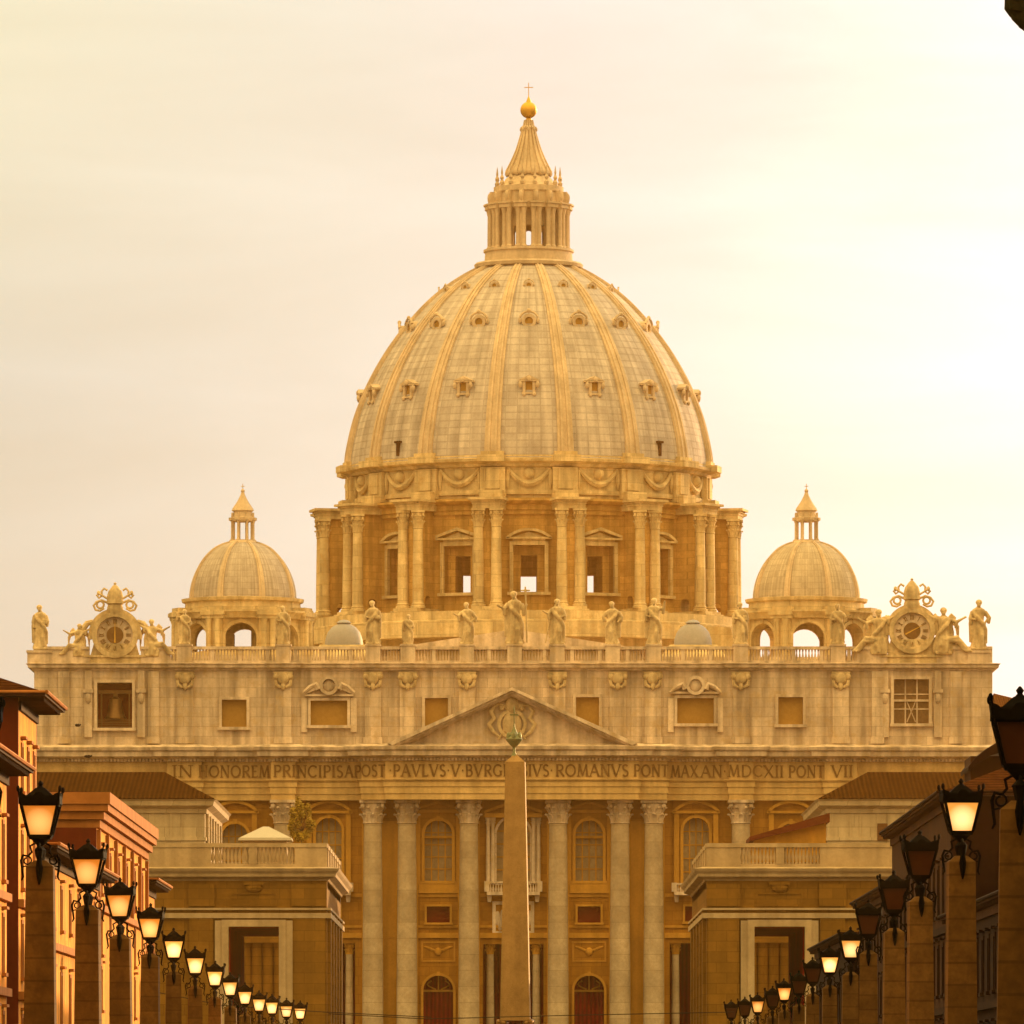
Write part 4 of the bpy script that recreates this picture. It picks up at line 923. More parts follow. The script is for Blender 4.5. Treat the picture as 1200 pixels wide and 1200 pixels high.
# ------------------------------------------------------------------ statues (one continuous stone figure each)
def to_remesh(mb, vox, name, material, loc, label, cat, group, rotz=0):
    me = mb.mesh(name+'_src'); tmp = bpy.data.objects.new('tmp', me); C.objects.link(tmp)
    md = tmp.modifiers.new('r','REMESH'); md.mode = 'VOXEL'; md.voxel_size = vox; md.use_smooth_shade = True
    sm = tmp.modifiers.new('s','SMOOTH'); sm.factor = .4; sm.iterations = 2
    dg = bpy.context.evaluated_depsgraph_get(); dg.update()
    nm = bpy.data.meshes.new_from_object(tmp.evaluated_get(dg)); bpy.data.objects.remove(tmp); bpy.data.meshes.remove(me)
    nm.name = name; nm.materials.clear(); nm.materials.append(material); nm.polygons.foreach_set('use_smooth',[True]*len(nm.polygons))
    o = bpy.data.objects.new(name, nm); C.objects.link(o); o.location = loc; o.rotation_euler = (0,0,rotz)
    return tag(o, label, cat, group)
WIDE = Matrix.Diagonal((1.24,1.2,1,1))
def figure(H, seed, arms, lean=0, staff=None, cross=False, wings=False, book=False, seated=False, bundle=None):
    rnd = random.Random(seed); mb = MB(); mb.M = WIDE; u = H/7.5
    folds = rnd.choice((7,8,9)); ph = rnd.random()*6; tw = rnd.uniform(-.8,.8)
    # draped body as a folded lathe
    prof = [(0,.98),(.25,1.02),(.9,.86),(1.8,.74),(2.8,.74),(3.6,.70),(4.2,.62),(4.9,.66),(5.6,.80),(6.05,.76),(6.3,.42),(6.5,.2)]
    if seated: prof = [(0,1.2),(.6,1.25),(1.4,1.2),(2.2,1.05),(2.6,.7),(3.2,.62),(3.9,.66),(4.6,.80),(5.05,.74),(5.3,.4),(5.5,.2)]
    n = 36; vs = []; fs = []
    rows = []
    for i in range(len(prof)-1):
        for k in range(3):
            t = k/3; rows.append((prof[i][0]*(1-t)+prof[i+1][0]*t, prof[i][1]*(1-t)+prof[i+1][1]*t))
    rows.append(prof[-1]); top = prof[-1][0]
    for z,r in rows:
        amp = .15*(1-min(1,z/5.2)*.65); sx = lean*math.sin(z/top*math.pi)*u
        for k in range(n):
            a = 2*math.pi*k/n; rr = r*(1+amp*math.cos(folds*a+ph+tw*z)+amp*.5*math.cos((folds+4)*a+ph*2-z*.8))
            dz = 0
            vs.append((sx+rr*u*math.cos(a)*(1.0), rr*u*math.sin(a)*.72, z*u))
    m = len(rows)
    for i in range(m-1):
        for k in range(n): l=(k+1)%n; fs.append((i*n+k,i*n+l,(i+1)*n+l,(i+1)*n+k))
    fs += [tuple(range(n-1,-1,-1)), tuple((m-1)*n+k for k in range(n))]
    mb.add(vs,fs)
    # head, hair, beard, neck
    hz = top+.55; turn = rnd.uniform(-.15,.15)
    mb.tube([(0,0,(top-.4)*u),(turn*u*.5,0,(hz)*u)],.24*u,8)
    mb.ell((turn*u,-.05*u,hz*u),(.36*u,.42*u,.50*u),12,10); mb.ell((turn*u,.08*u,(hz+.1)*u),(.43*u,.42*u,.46*u),10,8)
    mb.ell((turn*u,-.32*u,(hz-.35)*u),(.24*u,.2*u,.34*u),8,6); mb.ell((turn*u,-.47*u,(hz-.02)*u),(.07*u,.1*u,.14*u),6,5)
    # a mantle falling diagonally
    s0 = rnd.choice((-1,1))
    mb.tube([(s0*.75*u,-.25*u,(top-.6)*u),(s0*.3*u,-.62*u,(top-1.6)*u),(-s0*.5*u,-.62*u,(top-2.6)*u),(-s0*.8*u,-.3*u,(top-3.6)*u),(-s0*.85*u,0,.8*u)],[.22*u,.3*u,.3*u,.32*u,.26*u],8)
    mb.tube([(s0*.72*u,.1*u,(top-.7)*u),(s0*.9*u,.25*u,(top-2.5)*u),(s0*.88*u,.15*u,1.0*u)],[.25*u,.36*u,.3*u],8)
    # knee pushed forward
    mb.tube([(-s0*.25*u,-.3*u,(top-3.0)*u),(-s0*.35*u,-.72*u,(top-4.5)*u),(-s0*.35*u,-.5*u,.2*u)],[.3*u,.34*u,.26*u],8)
    sh = top-.75
    for s,pts in arms.items():
        P = [(s*.72*u,0,sh*u)]+[(s*a*u,b*u,(sh+c)*u) for a,b,c in pts]
        mb.tube(P,[.30*u,.27*u]+[.19*u]*(len(P)-3)+[.13*u],8)
        e = P[-1]; mb.ell(e,(.16*u,.15*u,.2*u),8,6)
        for k in range(4): mb.tube([e,(e[0]+s*(.1+.04*k)*u,e[1]-.08*u,e[2]+(.22-.1*k)*u)],[.06*u,.045*u],5)
        mb.tube([P[0],P[1],(P[1][0]*.95,P[1][1],P[1][2]-.9*u)],[.33*u,.3*u,.2*u],8)  # sleeve
    if book: s = 1; mb.box(.35*u,.95*u,-.75*u,-.5*u,(sh-1.5)*u,(sh-.7)*u)
    if bundle: mb.ell((bundle*.75*u,-.55*u,(sh-1.2)*u),(.35*u,.3*u,.45*u),8,6)
    if staff is not None:
        mb.tube([(staff[0]*u,staff[1]*u,.1*u),(staff[2]*u,staff[3]*u,staff[4]*u)],.12*u,6)
        if cross: zc = staff[4]*.93; f = zc/staff[4]; mb.box((staff[0]+(staff[2]-staff[0])*f-.55)*u,(staff[0]+(staff[2]-staff[0])*f+.55)*u,(staff[3]-.08)*u,(staff[3]+.08)*u,(zc-.12)*u,(zc+.12)*u)
    if wings:
        for s in (-1,1):
            for k in range(6):
                mb.tube([(s*.3*u,.45*u,(sh-.2)*u),(s*(1.0+.14*k)*u,.7*u,(sh+.9-.35*k)*u),(s*(1.5+.05*k)*u,.75*u,(sh+.3-.85*k)*u)],[.2*u,.22*u,.1*u],6)
    mb.box(-.95*u,.95*u,-.75*u,.75*u,-.25*u,.12*u)
    return mb
down = [(.95,-.1,-1.2),(.85,-.35,-2.1)]; bent = [(1.0,-.1,-1.1),(.45,-.7,-1.3)]; up = [(1.3,-.2,.1),(1.45,-.3,1.2)]; out = [(1.2,-.2,-.8),(1.9,-.6,-.3)]; hip = [(1.3,0,-1.0),(.7,-.4,-1.9)]
ST = [ # px, base y, top y, kwargs, label
 (47,762,711,dict(arms={-1:down,1:bent},book=True),'robed stone statue on the left end of the balustrade, beyond the left clock'),
 (216,756,716,dict(arms={-1:up,1:bent},lean=.1),'stone statue with raised arm just right of the left clock'),
 (332,756,712,dict(arms={-1:bent,1:down},lean=-.15),'stone statue in front of the left small dome, at its right side'),
 (437,756,706,dict(arms={-1:bent,1:bent},bundle=1),'stone statue just right of the left pale chapel dome'),
 (478,758,722,dict(arms={-1:down,1:bent}),'shortest stone statue, right of the one by the left chapel dome'),
 (547,756,708,dict(arms={-1:out,1:hip},lean=.2),'stone statue with spread arms below the left white-lit drum window'),
 (603,756,695,dict(arms={-1:out,1:[(1.1,-.1,-.9),(1.35,-.4,-.2)]},staff=(1.45,-.4,1.25,-.45,8.2),cross=True),'central stone statue holding a tall cross staff'),
 (653,756,704,dict(arms={-1:out,1:bent},staff=(-1.6,-.3,-.9,-.2,4.6)),'stone statue with arm held out, right of the central cross-bearer'),
 (718,756,707,dict(arms={-1:hip,1:hip},lean=-.2),'stone statue with bent arms below the right white-lit drum window'),
 (766,757,703,dict(arms={-1:bent,1:up},lean=.15),'stone statue left of the right pale chapel dome'),
 (868,756,708,dict(arms={-1:bent,1:down},book=True),'stone statue left of the right small dome'),
 (982,756,710,dict(arms={-1:bent,1:out},lean=.1),'stone statue just left of the right clock'),
 (1147,762,705,dict(arms={-1:bent,1:hip}),'robed stone statue on the right end of the balustrade, beyond the right clock'),
]
for i,(px,yb,yt,kw,lab) in enumerate(ST):
    H = (yb-yt)/9.9; to_remesh(figure(H,i*3+1,**kw), .07, 'statue', M['statue'], (x_(px),YA+.35,z_(yb)+.2), lab, 'statue', 'stone statues along the balustrade')
AN = [(92,767,732,-1,'winged stone figure leaning on the left side of the left clock',(1.1,-.3)),(178,767,727,1,'winged stone figure leaning on the right side of the left clock',(-1.1,.3)),
      (1030,764,716,-1,'winged stone figure leaning on the left side of the right clock',(1,0)),(1106,764,714,1,'winged stone figure leaning on the right side of the right clock',(1,0))]
for i,(px,yb,yt,s,lab,_) in enumerate(AN):
    H = (yb-yt)/9.9*1.22
    mb = figure(H,50+i,arms={-s:[(1.2,-.2,.3),(2.0,-.1,.9)], s:[(1.5,-.2,-.3),(2.5,-.3,.4)]},wings=True,seated=True)
    u = H/7.5
    for k in (0,1): mb.tube([(s*.2*u,-.4*u,1.9*u),(s*(1.5+.3*k)*u,-.8*u,(2.2-.5*k)*u),(s*(2.4+.4*k)*u,-.7*u,(.4)*u),(s*(2.9+.4*k)*u,-.9*u,.15*u)],[.45*u,.4*u,.28*u,.14*u],8)
    mb.tube([(s*.5*u,.1*u,1.2*u),(s*1.8*u,0,.9*u),(s*2.6*u,0,.3*u)],[.6*u,.5*u,.3*u],8)
    to_remesh(mb,.085,'winged_statue',M['statue'],(x_(px),YA+.5,z_(yb)-.1),lab,'statue','winged figures beside the clocks')

# ================================================================== obelisk in the square
D = 811.0; s = F/D; ox = XW(604,D)
ob = thing('granite_obelisk','tall red granite obelisk with green bronze cross top, before the central columns','obelisk',(ox,D,4.8))
zt1, zb1 = ZW(893,D), ZW(1196,D)
mb = MB(); mb.frustum(ox,D,zb1,zt1,1.42,1.42,.93,.93); sh = mb.build('shaft', M['granite'], ob)
mb = MB(); mb.frustum(ox,D,zt1,ZW(884,D),.93,.93,.12,.12); mb.build('tip', M['granite'], ob)
mb = MB(40)
for q in (-1,1):
    for p in (-1,1):
        mb.ell((ox+q*1.15,D+p*1.15,zb1-.25),(.42,.42,.32),10,8); mb.ell((ox+q*1.55,D+p*1.55,zb1-.15),(.25,.25,.28),8,6)
mb.build('bronze_lion', M['bell'], ob)
mb = MB(); mb.box(ox-2.0,ox+2.0,D-2.0,D+2.0,7.6,zb1-.5); mb.box(ox-2.3,ox+2.3,D-2.3,D+2.3,zb1-.8,zb1-.45); mb.box(ox-2.9,ox+2.9,D-2.9,D+2.9,5.8,7.6); mb.box(ox-4.2,ox+4.2,D-4.2,D+4.2,4.6,5.8); mb.build('pedestal', M['travp'], ob)
mb = MB(40); xx = ox-.12
mb.lathe(xx,D,[(.3,ZW(886,D)),(.12,ZW(881,D)),(.14,ZW(876,D)),(.4,ZW(873,D)),(.75,ZW(868,D)),(.8,ZW(866,D)),(.45,ZW(862,D)),(.25,ZW(857,D)),(.12,ZW(853,D)),(.06,ZW(848,D))],12)
for k in range(5): a = R(72*k); mb.ell((xx+.55*math.sin(a),D-.55*math.cos(a),ZW(864,D)),(.22,.22,.5),8,6)
mb.box(xx-.06,xx+.06,D-.06,D+.06,ZW(850,D),ZW(828,D)); mb.box(xx-.42,xx+.42,D-.055,D+.055,ZW(838.5,D),ZW(836.8,D))
mb.build('finial', M['verdi'], ob)

ob.rotation_euler = (0,0,R(-2.6))
# ================================================================== propylaea (blocks that close the street)
def balusters(parent, xs, y, z0, z1, material):
    mb = MB(40); h = z1-z0
    mb.lathe(0,0,[(.13,0),(.13,.08*h),(.09,.1*h),(.17,.38*h),(.08,.75*h),(.12,.9*h),(.13,h)],10)
    src = None; base = worldloc(parent)
    for x in xs:
        if src is None: src = o = mb.build('baluster', material, parent, local=True)
        else: o = src.copy(); C.objects.link(o); o.parent = parent
        o.location = Vector((x,y,z0))-base
def propyl(side, label):
    D0, D1 = 720.0, 778.0; s = F/D0
    px = lambda p: XW(p,D0); pz = lambda p: ZW(p,D0)
    if side < 0: e_in, e_out, oa, ob_ = 383, 60, 268, 327; P = [(222,250),(343,381)]; bal = (247,345); opx = (250,343)
    else: e_in, e_out, oa, ob_ = 828, 1140, 884, 943; P = [(830,866),(961,990)]; bal = (868,961); opx = (868,960)
    xi, xo = px(e_in), px(e_out)
    x0, x1 = min(xi,xo), max(xi,xo)
    b = thing('propylaeum', label, 'building', ((x0+x1)/2,D0,0))
    zg = -.3; ztop = pz(1032)
    hz = pz(1086)
    mb = MB()
    mb.wall(x0,x1,zg,ztop,D0,D0+1.5,[(px(oa),px(ob_),zg+.3,hz)])
    mb.wall(x0,x1,zg,ztop,D1-16-1.5,D1-16,[(px(oa),px(ob_),zg+.3,hz)])
    # passage walls and ceiling
    mb.box(px(oa)-.6,px(oa)-.002,D0+1.51,D1-17.6,zg,hz+.5); mb.box(px(ob_)+.002,px(ob_)+.6,D0+1.51,D1-17.6,zg,hz+.5)
    mb.box(px(oa)-.6,px(ob_)+.6,D0+1.52,D1-17.62,hz+.003,hz+.49)
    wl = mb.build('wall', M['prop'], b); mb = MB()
    ya_,yb_ = D0+1.52, D1-17.62
    mb.box(px(oa)+.002,px(oa)+.05,ya_,yb_,zg+.3,hz-.05); mb.box(px(ob_)-.05,px(ob_)-.002,ya_,yb_,zg+.3,hz-.05); mb.box(px(oa)+.002,px(ob_)-.002,ya_,yb_,hz-.049,hz+.001)
    mb.build('passage_lining', M['redp'], b); mb = MB()
    # street-side and outer walls, back
    mb.box(*( (xi-1.2,xi) if side<0 else (xi,xi+1.2) ),D0+1.505,D1,zg,ztop-.01)
    mb.box(x0+1.3,x1-1.3,D1-1,D1-.01,zg,hz+3) if 0 else None
    mb.box(x0,x1,D0+2,D1-1,ztop-.6,ztop-.05)
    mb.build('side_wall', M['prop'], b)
    # pilaster strips front and inner face
    mb = MB()
    for a,c in P: mb.box(px(a),px(c),D0-.3,D0+.01,zg,pz(1074)); mb.box(px(a)-.1,px(c)+.1,D0-.33,D0+.01,pz(1062),pz(1036))
    for k in range(5):
        ya = D0+2+k*11.5; mb.box(*((xi-.01,xi+.3) if side<0 else (xi-.3,xi+.01)),ya,ya+3.2,zg,pz(1066))
        mb.box(*((xi-.01,xi+.15) if side<0 else (xi-.15,xi+.01)),ya+5,ya+8.5,zg+2,pz(1110))
    build_split(mb,'pilaster_strip', M['prop'], b)
    mb = MB()      # pale bands and door surround
    path = [(x0,D0+.01),(x1,D0+.01)]
    def band(z0,z1,o):
        if side < 0: p = [(x0,D0),(x1,D0),(x1,D1)]
        else: p = [(x0,D1),(x0,D0),(x1,D0)]
        mb.mould([(-.5,z0),(o,z0),(o,z1),(-.5,z1)],p)
    band(pz(1076),pz(1070),.36); band(pz(1066.5),pz(1064),.36)
    mb.build('string_course', M['propw'], b)
    mb = MB()
    for (a,c,t,o) in ((8,17,1070.5-0,.42),(0,8,1078,.62)):
        pass
    fw = 8; x2,x3 = px(oa),px(ob_)
    mb.box(x2-fw/s,x2,D0-.55,D0+.02,zg,hz+fw/s); mb.box(x3,x3+fw/s,D0-.55,D0+.02,zg,hz+fw/s); mb.box(x2,x3,D0-.55,D0+.02,hz,hz+fw/s)
    mb.box(x2-fw*2/s,x2-fw/s,D0-.42,D0+.02,zg,hz+fw*.9/s); mb.box(x3+fw/s,x3+fw*2/s,D0-.42,D0+.02,zg,hz+fw*.9/s)
    mb.build('door_surround', M['propw'], b)
    mb = MB()    # panel above door with a small swag
    mb.wall(px(oa+2),px(ob_-2),pz(1062),pz(1046),D0-.12,D0+.01,[(px(oa+4),px(ob_-4),pz(1060),pz(1048))]); c = (oa+ob_)/2
    mb.ell((px(c),D0-.1,pz(1040)),(.8,.3,.45),10,6); mb.box(px(c-12),px(c+12),D0-.4,D0+.01,pz(1037),pz(1033))
    mb.build('panel', M['prop'], b)
    mb = MB()
    prof = [(-1.2,ztop-.02),(.1,ztop-.02),(.2,pz(1030)),(.75,pz(1027.5)),(.8,pz(1024)),(1.0,pz(1021)),(1.1,pz(1018)),(.3,pz(1016)),(-1.2,pz(1016))]
    if side < 0: p = [(x0,D0),(x1,D0),(x1,D1)]
    else: p = [(x0,D1),(x0,D0),(x1,D0)]
    mb.mould(prof,p); mb.build('cornice', M['propw'], b)
    mb = MB()
    yb, zb_, zt_ = D0+.35, pz(1016), pz(988)
    a0,a1 = px(bal[0]),px(bal[1])
    segs = [(x0,a0),(a1,x1)]
    for a,c in segs: mb.box(a,c,yb,yb+.5,zb_,zt_-.35)
    mb.box(a0,a1,yb,yb+.5,zb_,zb_+.28); mb.box(x0,x1,yb-.08,yb+.6,zt_-.349,zt_)
    xm = (a0+a1)/2; mb.box(xm-.35,xm+.35,yb-.03,yb+.53,zb_+.28,zt_-.35)
    # return along the street side: stepped parapet
    xa = (xi-.55,xi-.05) if side<0 else (xi+.05,xi+.55)
    mb.box(*xa,yb+.6,D1,zb_,zt_-.35); mb.box(xa[0]-.08,xa[1]+.08,yb+.61,D1+.05,zt_-.349,zt_-.01)
    for k in range(7): mb.box(xa[0]-.12,xa[1]+.12,D0+3+k*8.8,D0+4+k*8.8,zb_,zt_+.05)
    par = mb.build('parapet', M['propw'], b)
    n = 22; xs = [a0+(a1-a0)*(i+.5)/n for i in range(n)]; xs = [x for x in xs if abs(x-xm) > .4]
    balusters(par, xs, yb+.25, zb_+.28, zt_-.35, M['propw'])
    return b
pL = propyl(-1,'ochre block with balustrade and tall doorway closing the street on the left')
pR = propyl(1,'ochre block with balustrade and tall doorway closing the street on the right')
# pale upper buildings with hipped brown roofs behind
def upper(side,label):
    D0,D1 = 790.0,832.0; px = lambda p: XW(p,D0); pz = lambda p: ZW(p,D0)
    xi,xo = (px(240),px(-60)) if side<0 else (px(970),px(1260)); x0,x1 = min(xi,xo),max(xi,xo)
    b = thing('upper_building',label,'building',((x0+x1)/2,D0,0))
    ze = pz(948)
    mb = MB(); mb.box(x0,x1,D0,D1,3,ze); w_ = mb.build('wall', M['attic'], b)
    p = [(x0,D0),(x1,D0),(x1,D1)] if side<0 else [(x0,D1),(x0,D0),(x1,D0)]
    mb = MB(); mb.mould([(-.5,ze-.4),(.15,ze-.4),(.2,ze),(.8,ze+.3),(.9,pz(939)),(1.1,pz(937)),(-.5,pz(936.5))],p); mb.mould([(-.2,pz(985)),(.12,pz(985)),(.12,pz(981)),(-.2,pz(981))],p); mb.build('cornice', M['attic'], b)
    mb = MB()
    for k in range(9):
        a = x0+(x1-x0)*(k+.5)/9; mb.box(a-.9,a-.75,D0-.1,D0+.01,pz(981),ze-.4) ; mb.box(a+.75,a+.9,D0-.1,D0+.01,pz(981),ze-.4)
    for k in range(6): y = D0+2+k*7; mb.box(*((xi-.01,xi+.3) if side<0 else (xi-.3,xi+.01)),y,y+1.6,8,ze-.4)
    build_split(mb,'pilaster_strip', M['attic'], b)
    zr = ZW(905,D0+14); ze2 = pz(936)
    ov=.9; X0,X1,Y0,Y1 = x0-ov,x1+ov,D0-ov,D1+ov; run = 14
    if side < 0: top = [(X0,Y0+run,zr),(X1-5.2,Y0+run,zr),(X1-5.2,Y1-run,zr),(X0,Y1-run,zr)]
    else: top = [(X0+5.2,Y0+run,zr),(X1,Y0+run,zr),(X1,Y1-run,zr),(X0+5.2,Y1-run,zr)]
    mb = MB(); mb.add([(X0,Y0,ze2),(X1,Y0,ze2),(X1,Y1,ze2),(X0,Y1,ze2)]+top,[(0,1,5,4),(1,2,6,5),(2,3,7,6),(3,0,4,7),(4,5,6,7),(0,3,2,1)]); mb.build('roof', M['tileB'], b)
    if side > 0:
        mb = MB(); mb.box(px(1028),px(1040),D0-.2,D0+.01,pz(985),pz(965)); mb.build('window', M['shut'], b)
    return b
upper(-1,'pale upper storey with brown hipped roof behind the left ochre block')
upper(1,'pale upper storey with brown hipped roof behind the right ochre block')
# sloping red roof beside the right upper storey
D=770.; b = thing('lean_to_building','low building with a sloping dark red roof behind the right balustrade','building',(XW(925,D),D,0))
mb = MB(); mb.prism([(XW(884,D),ZW(1010,D)),(XW(968,D),ZW(1010,D)),(XW(968,D),ZW(958,D)),(XW(884,D),ZW(985,D))],D,D+10); mb.build('wall', M['ochrep'], b)
mb = MB(); mb.prism([(XW(878,D),ZW(986,D)),(XW(972,D),ZW(963.5,D)),(XW(972,D),ZW(953,D)),(XW(878,D),ZW(981,D))],D-1,D+11); mb.build('roof', M['dred'], b)
# white tent roof pavilion on the left terrace
D=735.; cx=XW(310,D); b = thing('roof_pavilion','small pavilion with a low white pyramid roof behind the left balustrade','pavilion',(cx,D+4,ZW(1016,D)))
mb = MB(); mb.box(cx-1.9,cx+1.9,D+2,D+6,ZW(1018,D),ZW(984,D)); mb.build('wall', M['propw'], b)
mb = MB(); mb.frustum(cx,D+4,ZW(984,D),ZW(981,D),2.35,2.35,2.3,2.3); mb.frustum(cx,D+4,ZW(980.9,D),ZW(967,D),2.25,2.25,.25,.25); mb.build('roof', M['white'], b)
# roof hut with bright window on right
D=735.; cx=XW(1031,D); b = thing('roof_hut','small dark roof hut with a bright pane at the right end of the balustrade','hut',(cx,D,ZW(1025,D)))
mb = MB(); mb.box(cx-.7,cx+.7,D,D+2,ZW(1025,D),ZW(1004,D)); mb.build('wall', M['rust_shade'], b)
mb = MB(); mb.frustum(cx,D+1,ZW(1004,D),ZW(999,D),1.0,1.4,.5,.8); mb.build('roof', M['soffit'], b)
mb = MB(); mb.box(cx-.15,cx+.68,D-.05,D-.005,ZW(1016,D),ZW(1009,D)); mb.build('window', M['trim'], b)
# colonnades glimpsed through the doorways and far buildings
def colonnade(side,label):
    D=850.; xs = range(236,352,13) if side<0 else range(868,960,13)
    xs = list(xs); b = thing('colonnade',label,'colonnade',(XW((xs[0]+xs[-1])/2,D),D,4.8))
    mb = MB(); mb.box(XW(xs[0]-10,D),XW(xs[-1]+10,D),D+4,D+4.8,4.6,ZW(1095,D)); mb.build('wall', M['ochre'], b)
    mb = MB(); mb.box(XW(xs[0]-10,D),XW(xs[-1]+10,D),D-1.2,D+5,ZW(1105,D),ZW(1078,D)); mb.build('entablature', M['prop'], b)
    for x in xs: m=MB(35); X=XW(x,D); m.lathe(X,D,[(.8,4.6),(.8,5.2),(.62,5.4),(.56,ZW(1112,D)),(.75,ZW(1106,D)),(.75,ZW(1105,D))],16); m.build('column', M['prop'], b)
colonnade(-1,'row of pale columns seen through the left doorway'); colonnade(1,'row of pale columns seen through the right doorway')
D=1120.; b = thing('palace_building','pale palace with a sloping roof beyond the right end of the front','building',(XW(1215,D),D,4.8))
mb = MB(); mb.box(XW(1172,D),XW(1330,D),D,D+30,4.6,ZW(836,D)); mb.build('wall', M['trav'], b)
mb = MB(); mb.add([(XW(1165,D),D-1,ZW(837,D)),(XW(1335,D),D-1,ZW(837,D)),(XW(1335,D),D+31,ZW(837,D)),(XW(1165,D),D+31,ZW(837,D)),(XW(1172,D),D+15,ZW(806,D)),(XW(1260,D),D+15,ZW(828,D))],[(0,1,5,4),(1,2,5),(2,3,4,5),(3,0,4),(0,3,2,1)]); mb.build('roof', M['tileY'], b)

# ================================================================== street buildings
def street(side, xw, d0, d1, zt, label, wm, fm, over=1.0, depth=16, floors=(), wsp=4.2, wh=2.2, ww=1.1, cornice=None, roof_h=2.6, strings=(), trimm=None, hipfront=True, roofm=None, edge=None, pil_=()):
    trimm = trimm or M['otrim']
    T = lambda u,v,z: (side*(xw+v), u, z)      # u along street, v into block
    A = Matrix(((0,side,0,side*xw),(1,0,0,0),(0,0,1,0),(0,0,0,1)))
    b = thing('street_building', label, 'building', (side*(xw+depth/2),(d0+d1)/2,0))
    n = max(1,int((d1-d0)/wsp)); us = [d0+(d1-d0)*(i+.5)/n for i in range(n)]
    holes = [(u-ww/2,u+ww/2,z,z+h) for z,h in floors for u in us]
    mb = MB(); mb.M = A; mb.wall(d0,d1,-.3,zt,0,.6,holes); mb.build('wall', wm, b)
    mb = MB(); mb.M = A; mb.box(d0-.3,d0-.001,.004,depth,-.3,zt-.01); mb.box(d1+.001,d1+.3,.004,depth,-.3,zt-.01); mb.box(d0+.51,d1-.51,depth-.5,depth-.01,-.3,zt-.01); mb.build('end_wall', fm, b)
    # windows
    src = {}
    base = worldloc(b)
    for z,h in floors:
        for u in us:
            if h not in src:
                mb = MB(); mb.M = Matrix(((0,side,0,0),(1,0,0,0),(0,0,1,0),(0,0,0,1)))
                f=.18; mb.box(-ww/2-f,-ww/2,-.06,.02,0,h); mb.box(ww/2,ww/2+f,-.06,.02,0,h); mb.box(-ww/2-f,ww/2+f,-.065,.02,h,h+f); mb.box(-ww/2-f-.1,ww/2+f+.1,-.2,.02,-.16,0)
                mb.box(-ww/2-f-.1,ww/2+f+.1,-.24,.02,h+f+.15,h+f+.27)
                o = mb.build('window', trimm, b, local=True); src[h] = o
                m2 = MB(); m2.M = mb.M; m2.box(-ww/2,ww/2,.3,.36,0,h); m2.box(-.04,.04,.24,.3,0,h); m2.build('shutter', M['shut'], o, local=True)
            else: o = copy_tree(src[h], b)
            o.location = Vector(T(u,0,z))-base
    if strings:
        mb = MB(); p=[(side*xw,d0),(side*xw,d1)]
        for z in strings: mb.M = A; mb.box(d0+.002,d1-.002,-.25,.01,z,z+.35); mb.box(d0-.12,d0+.0,-.25,depth,z,z+.35)
        mb.build('string_course', trimm, b)
    if pil_:
        mb = MB(); mb.M = A
        for u in [d0+.5]+[(a+c)/2 for a,c in zip(us,us[1:])]+[d1-.5]: mb.box(u-.3,u+.3,-.2,.01,pil_[0],pil_[1])
        build_split(mb,'pilaster_strip', trimm, b)
    mb = MB(); mb.M = A
    o = over
    if cornice:
        for (h0,h1,oo) in ((0,.35,.25),(.35,.7,.55),(.7,1.0,.85),(1.0,1.5,1.0)):
            mb.box(d0-o*oo,d1+o*oo,-o*oo,.3,zt+h0*cornice,zt+h1*cornice-.003)
            mb.box(d0-o*oo,d0+.3,.301,depth,zt+h0*cornice,zt+h1*cornice-.004); ze = zt+h1*cornice
        mb.build('cornice', edge or trimm, b)
    else:
        mb.box(d0-o,d1+o,-o,depth+o,zt+.02,zt+.18); 
        nn = int((d1-d0)/.8)
        for i in range(nn): u = d0+(d1-d0)*(i+.5)/nn; mb.box(u-.08,u+.08,-o*.9,0,zt-.16,zt+.018)
        mb.box(d0-.001,d1,-.12,.01,zt-.55,zt-.17)
        mb.build('eaves', M['soffit'], b); ze = zt+.18
        m3 = MB(); m3.M = A; m3.tube([(d0-o,-o-.06,ze+.02),(d1+o,-o-.06,ze+.02)],.09,6); m3.tube([(d0-o-.06,-o,ze+.02),(d0-o-.06,depth,ze+.02)],.07,6); m3.build('gutter', edge or trimm, b)
    mb = MB(); mb.M = A; e = o; hh = roof_h; y0,y1,v0,v1 = d0-e,d1+e,-e,depth+e; vm=(v0+v1)/2; rn=min((y1-y0)/2-.2,vm-v0)
    mb.add([(y0,v0,ze),(y1,v0,ze),(y1,v1,ze),(y0,v1,ze),(y0+rn,vm,ze+hh),(y1-rn,vm,ze+hh)],[(0,1,5,4),(1,2,5),(2,3,4,5),(3,0,4),(0,3,2,1)])
    mb.build('roof', roofm or M['tileX'], b)
    return b
O,RU = M['orange'],M['rust_shade']  # RU: end walls facing the camera, their shade held in the colour
street(-1,21.9,300,366,15.9,'nearest orange building with dark eaves at the left edge of the street',O,RU,over=1.1,floors=((3,2.4),(7.2,2.4),(11.2,2.4)),strings=(6.2,10.3),wsp=5.5)
street(-1,21.9,375,389,19.6,'tall orange building with overhanging tiled eaves, behind the nearest lit lamp',O,RU,over=1.25,floors=((3,2.4),(7.2,2.4),(11.2,2.4),(15.5,2.0)),strings=(6.2,10.3),roof_h=3.2,wsp=4.6)
street(-1,22.0,391.5,449,13.4,'low orange building with dark eaves between the first two lit left lamps',O,RU,over=1.0,floors=((2.4,2.4),(5.4,2.4),(10.0,2.0)),strings=(4.6,8.9),wsp=7.5,roof_h=1.0)
street(-1,22.2,451.5,512,16.3,'taller reddish building with bright stepped cornice behind the third left lamp',M['orange'],RU,over=.75,cornice=1.25,floors=((3,2.4),(6.6,2.2),(9.6,2.2),(12.9,2.3)),strings=(11.9,),wsp=10,roof_h=.5,pil_=(12.3,16.2),edge=M['otrim'],trimm=M['otrim'])
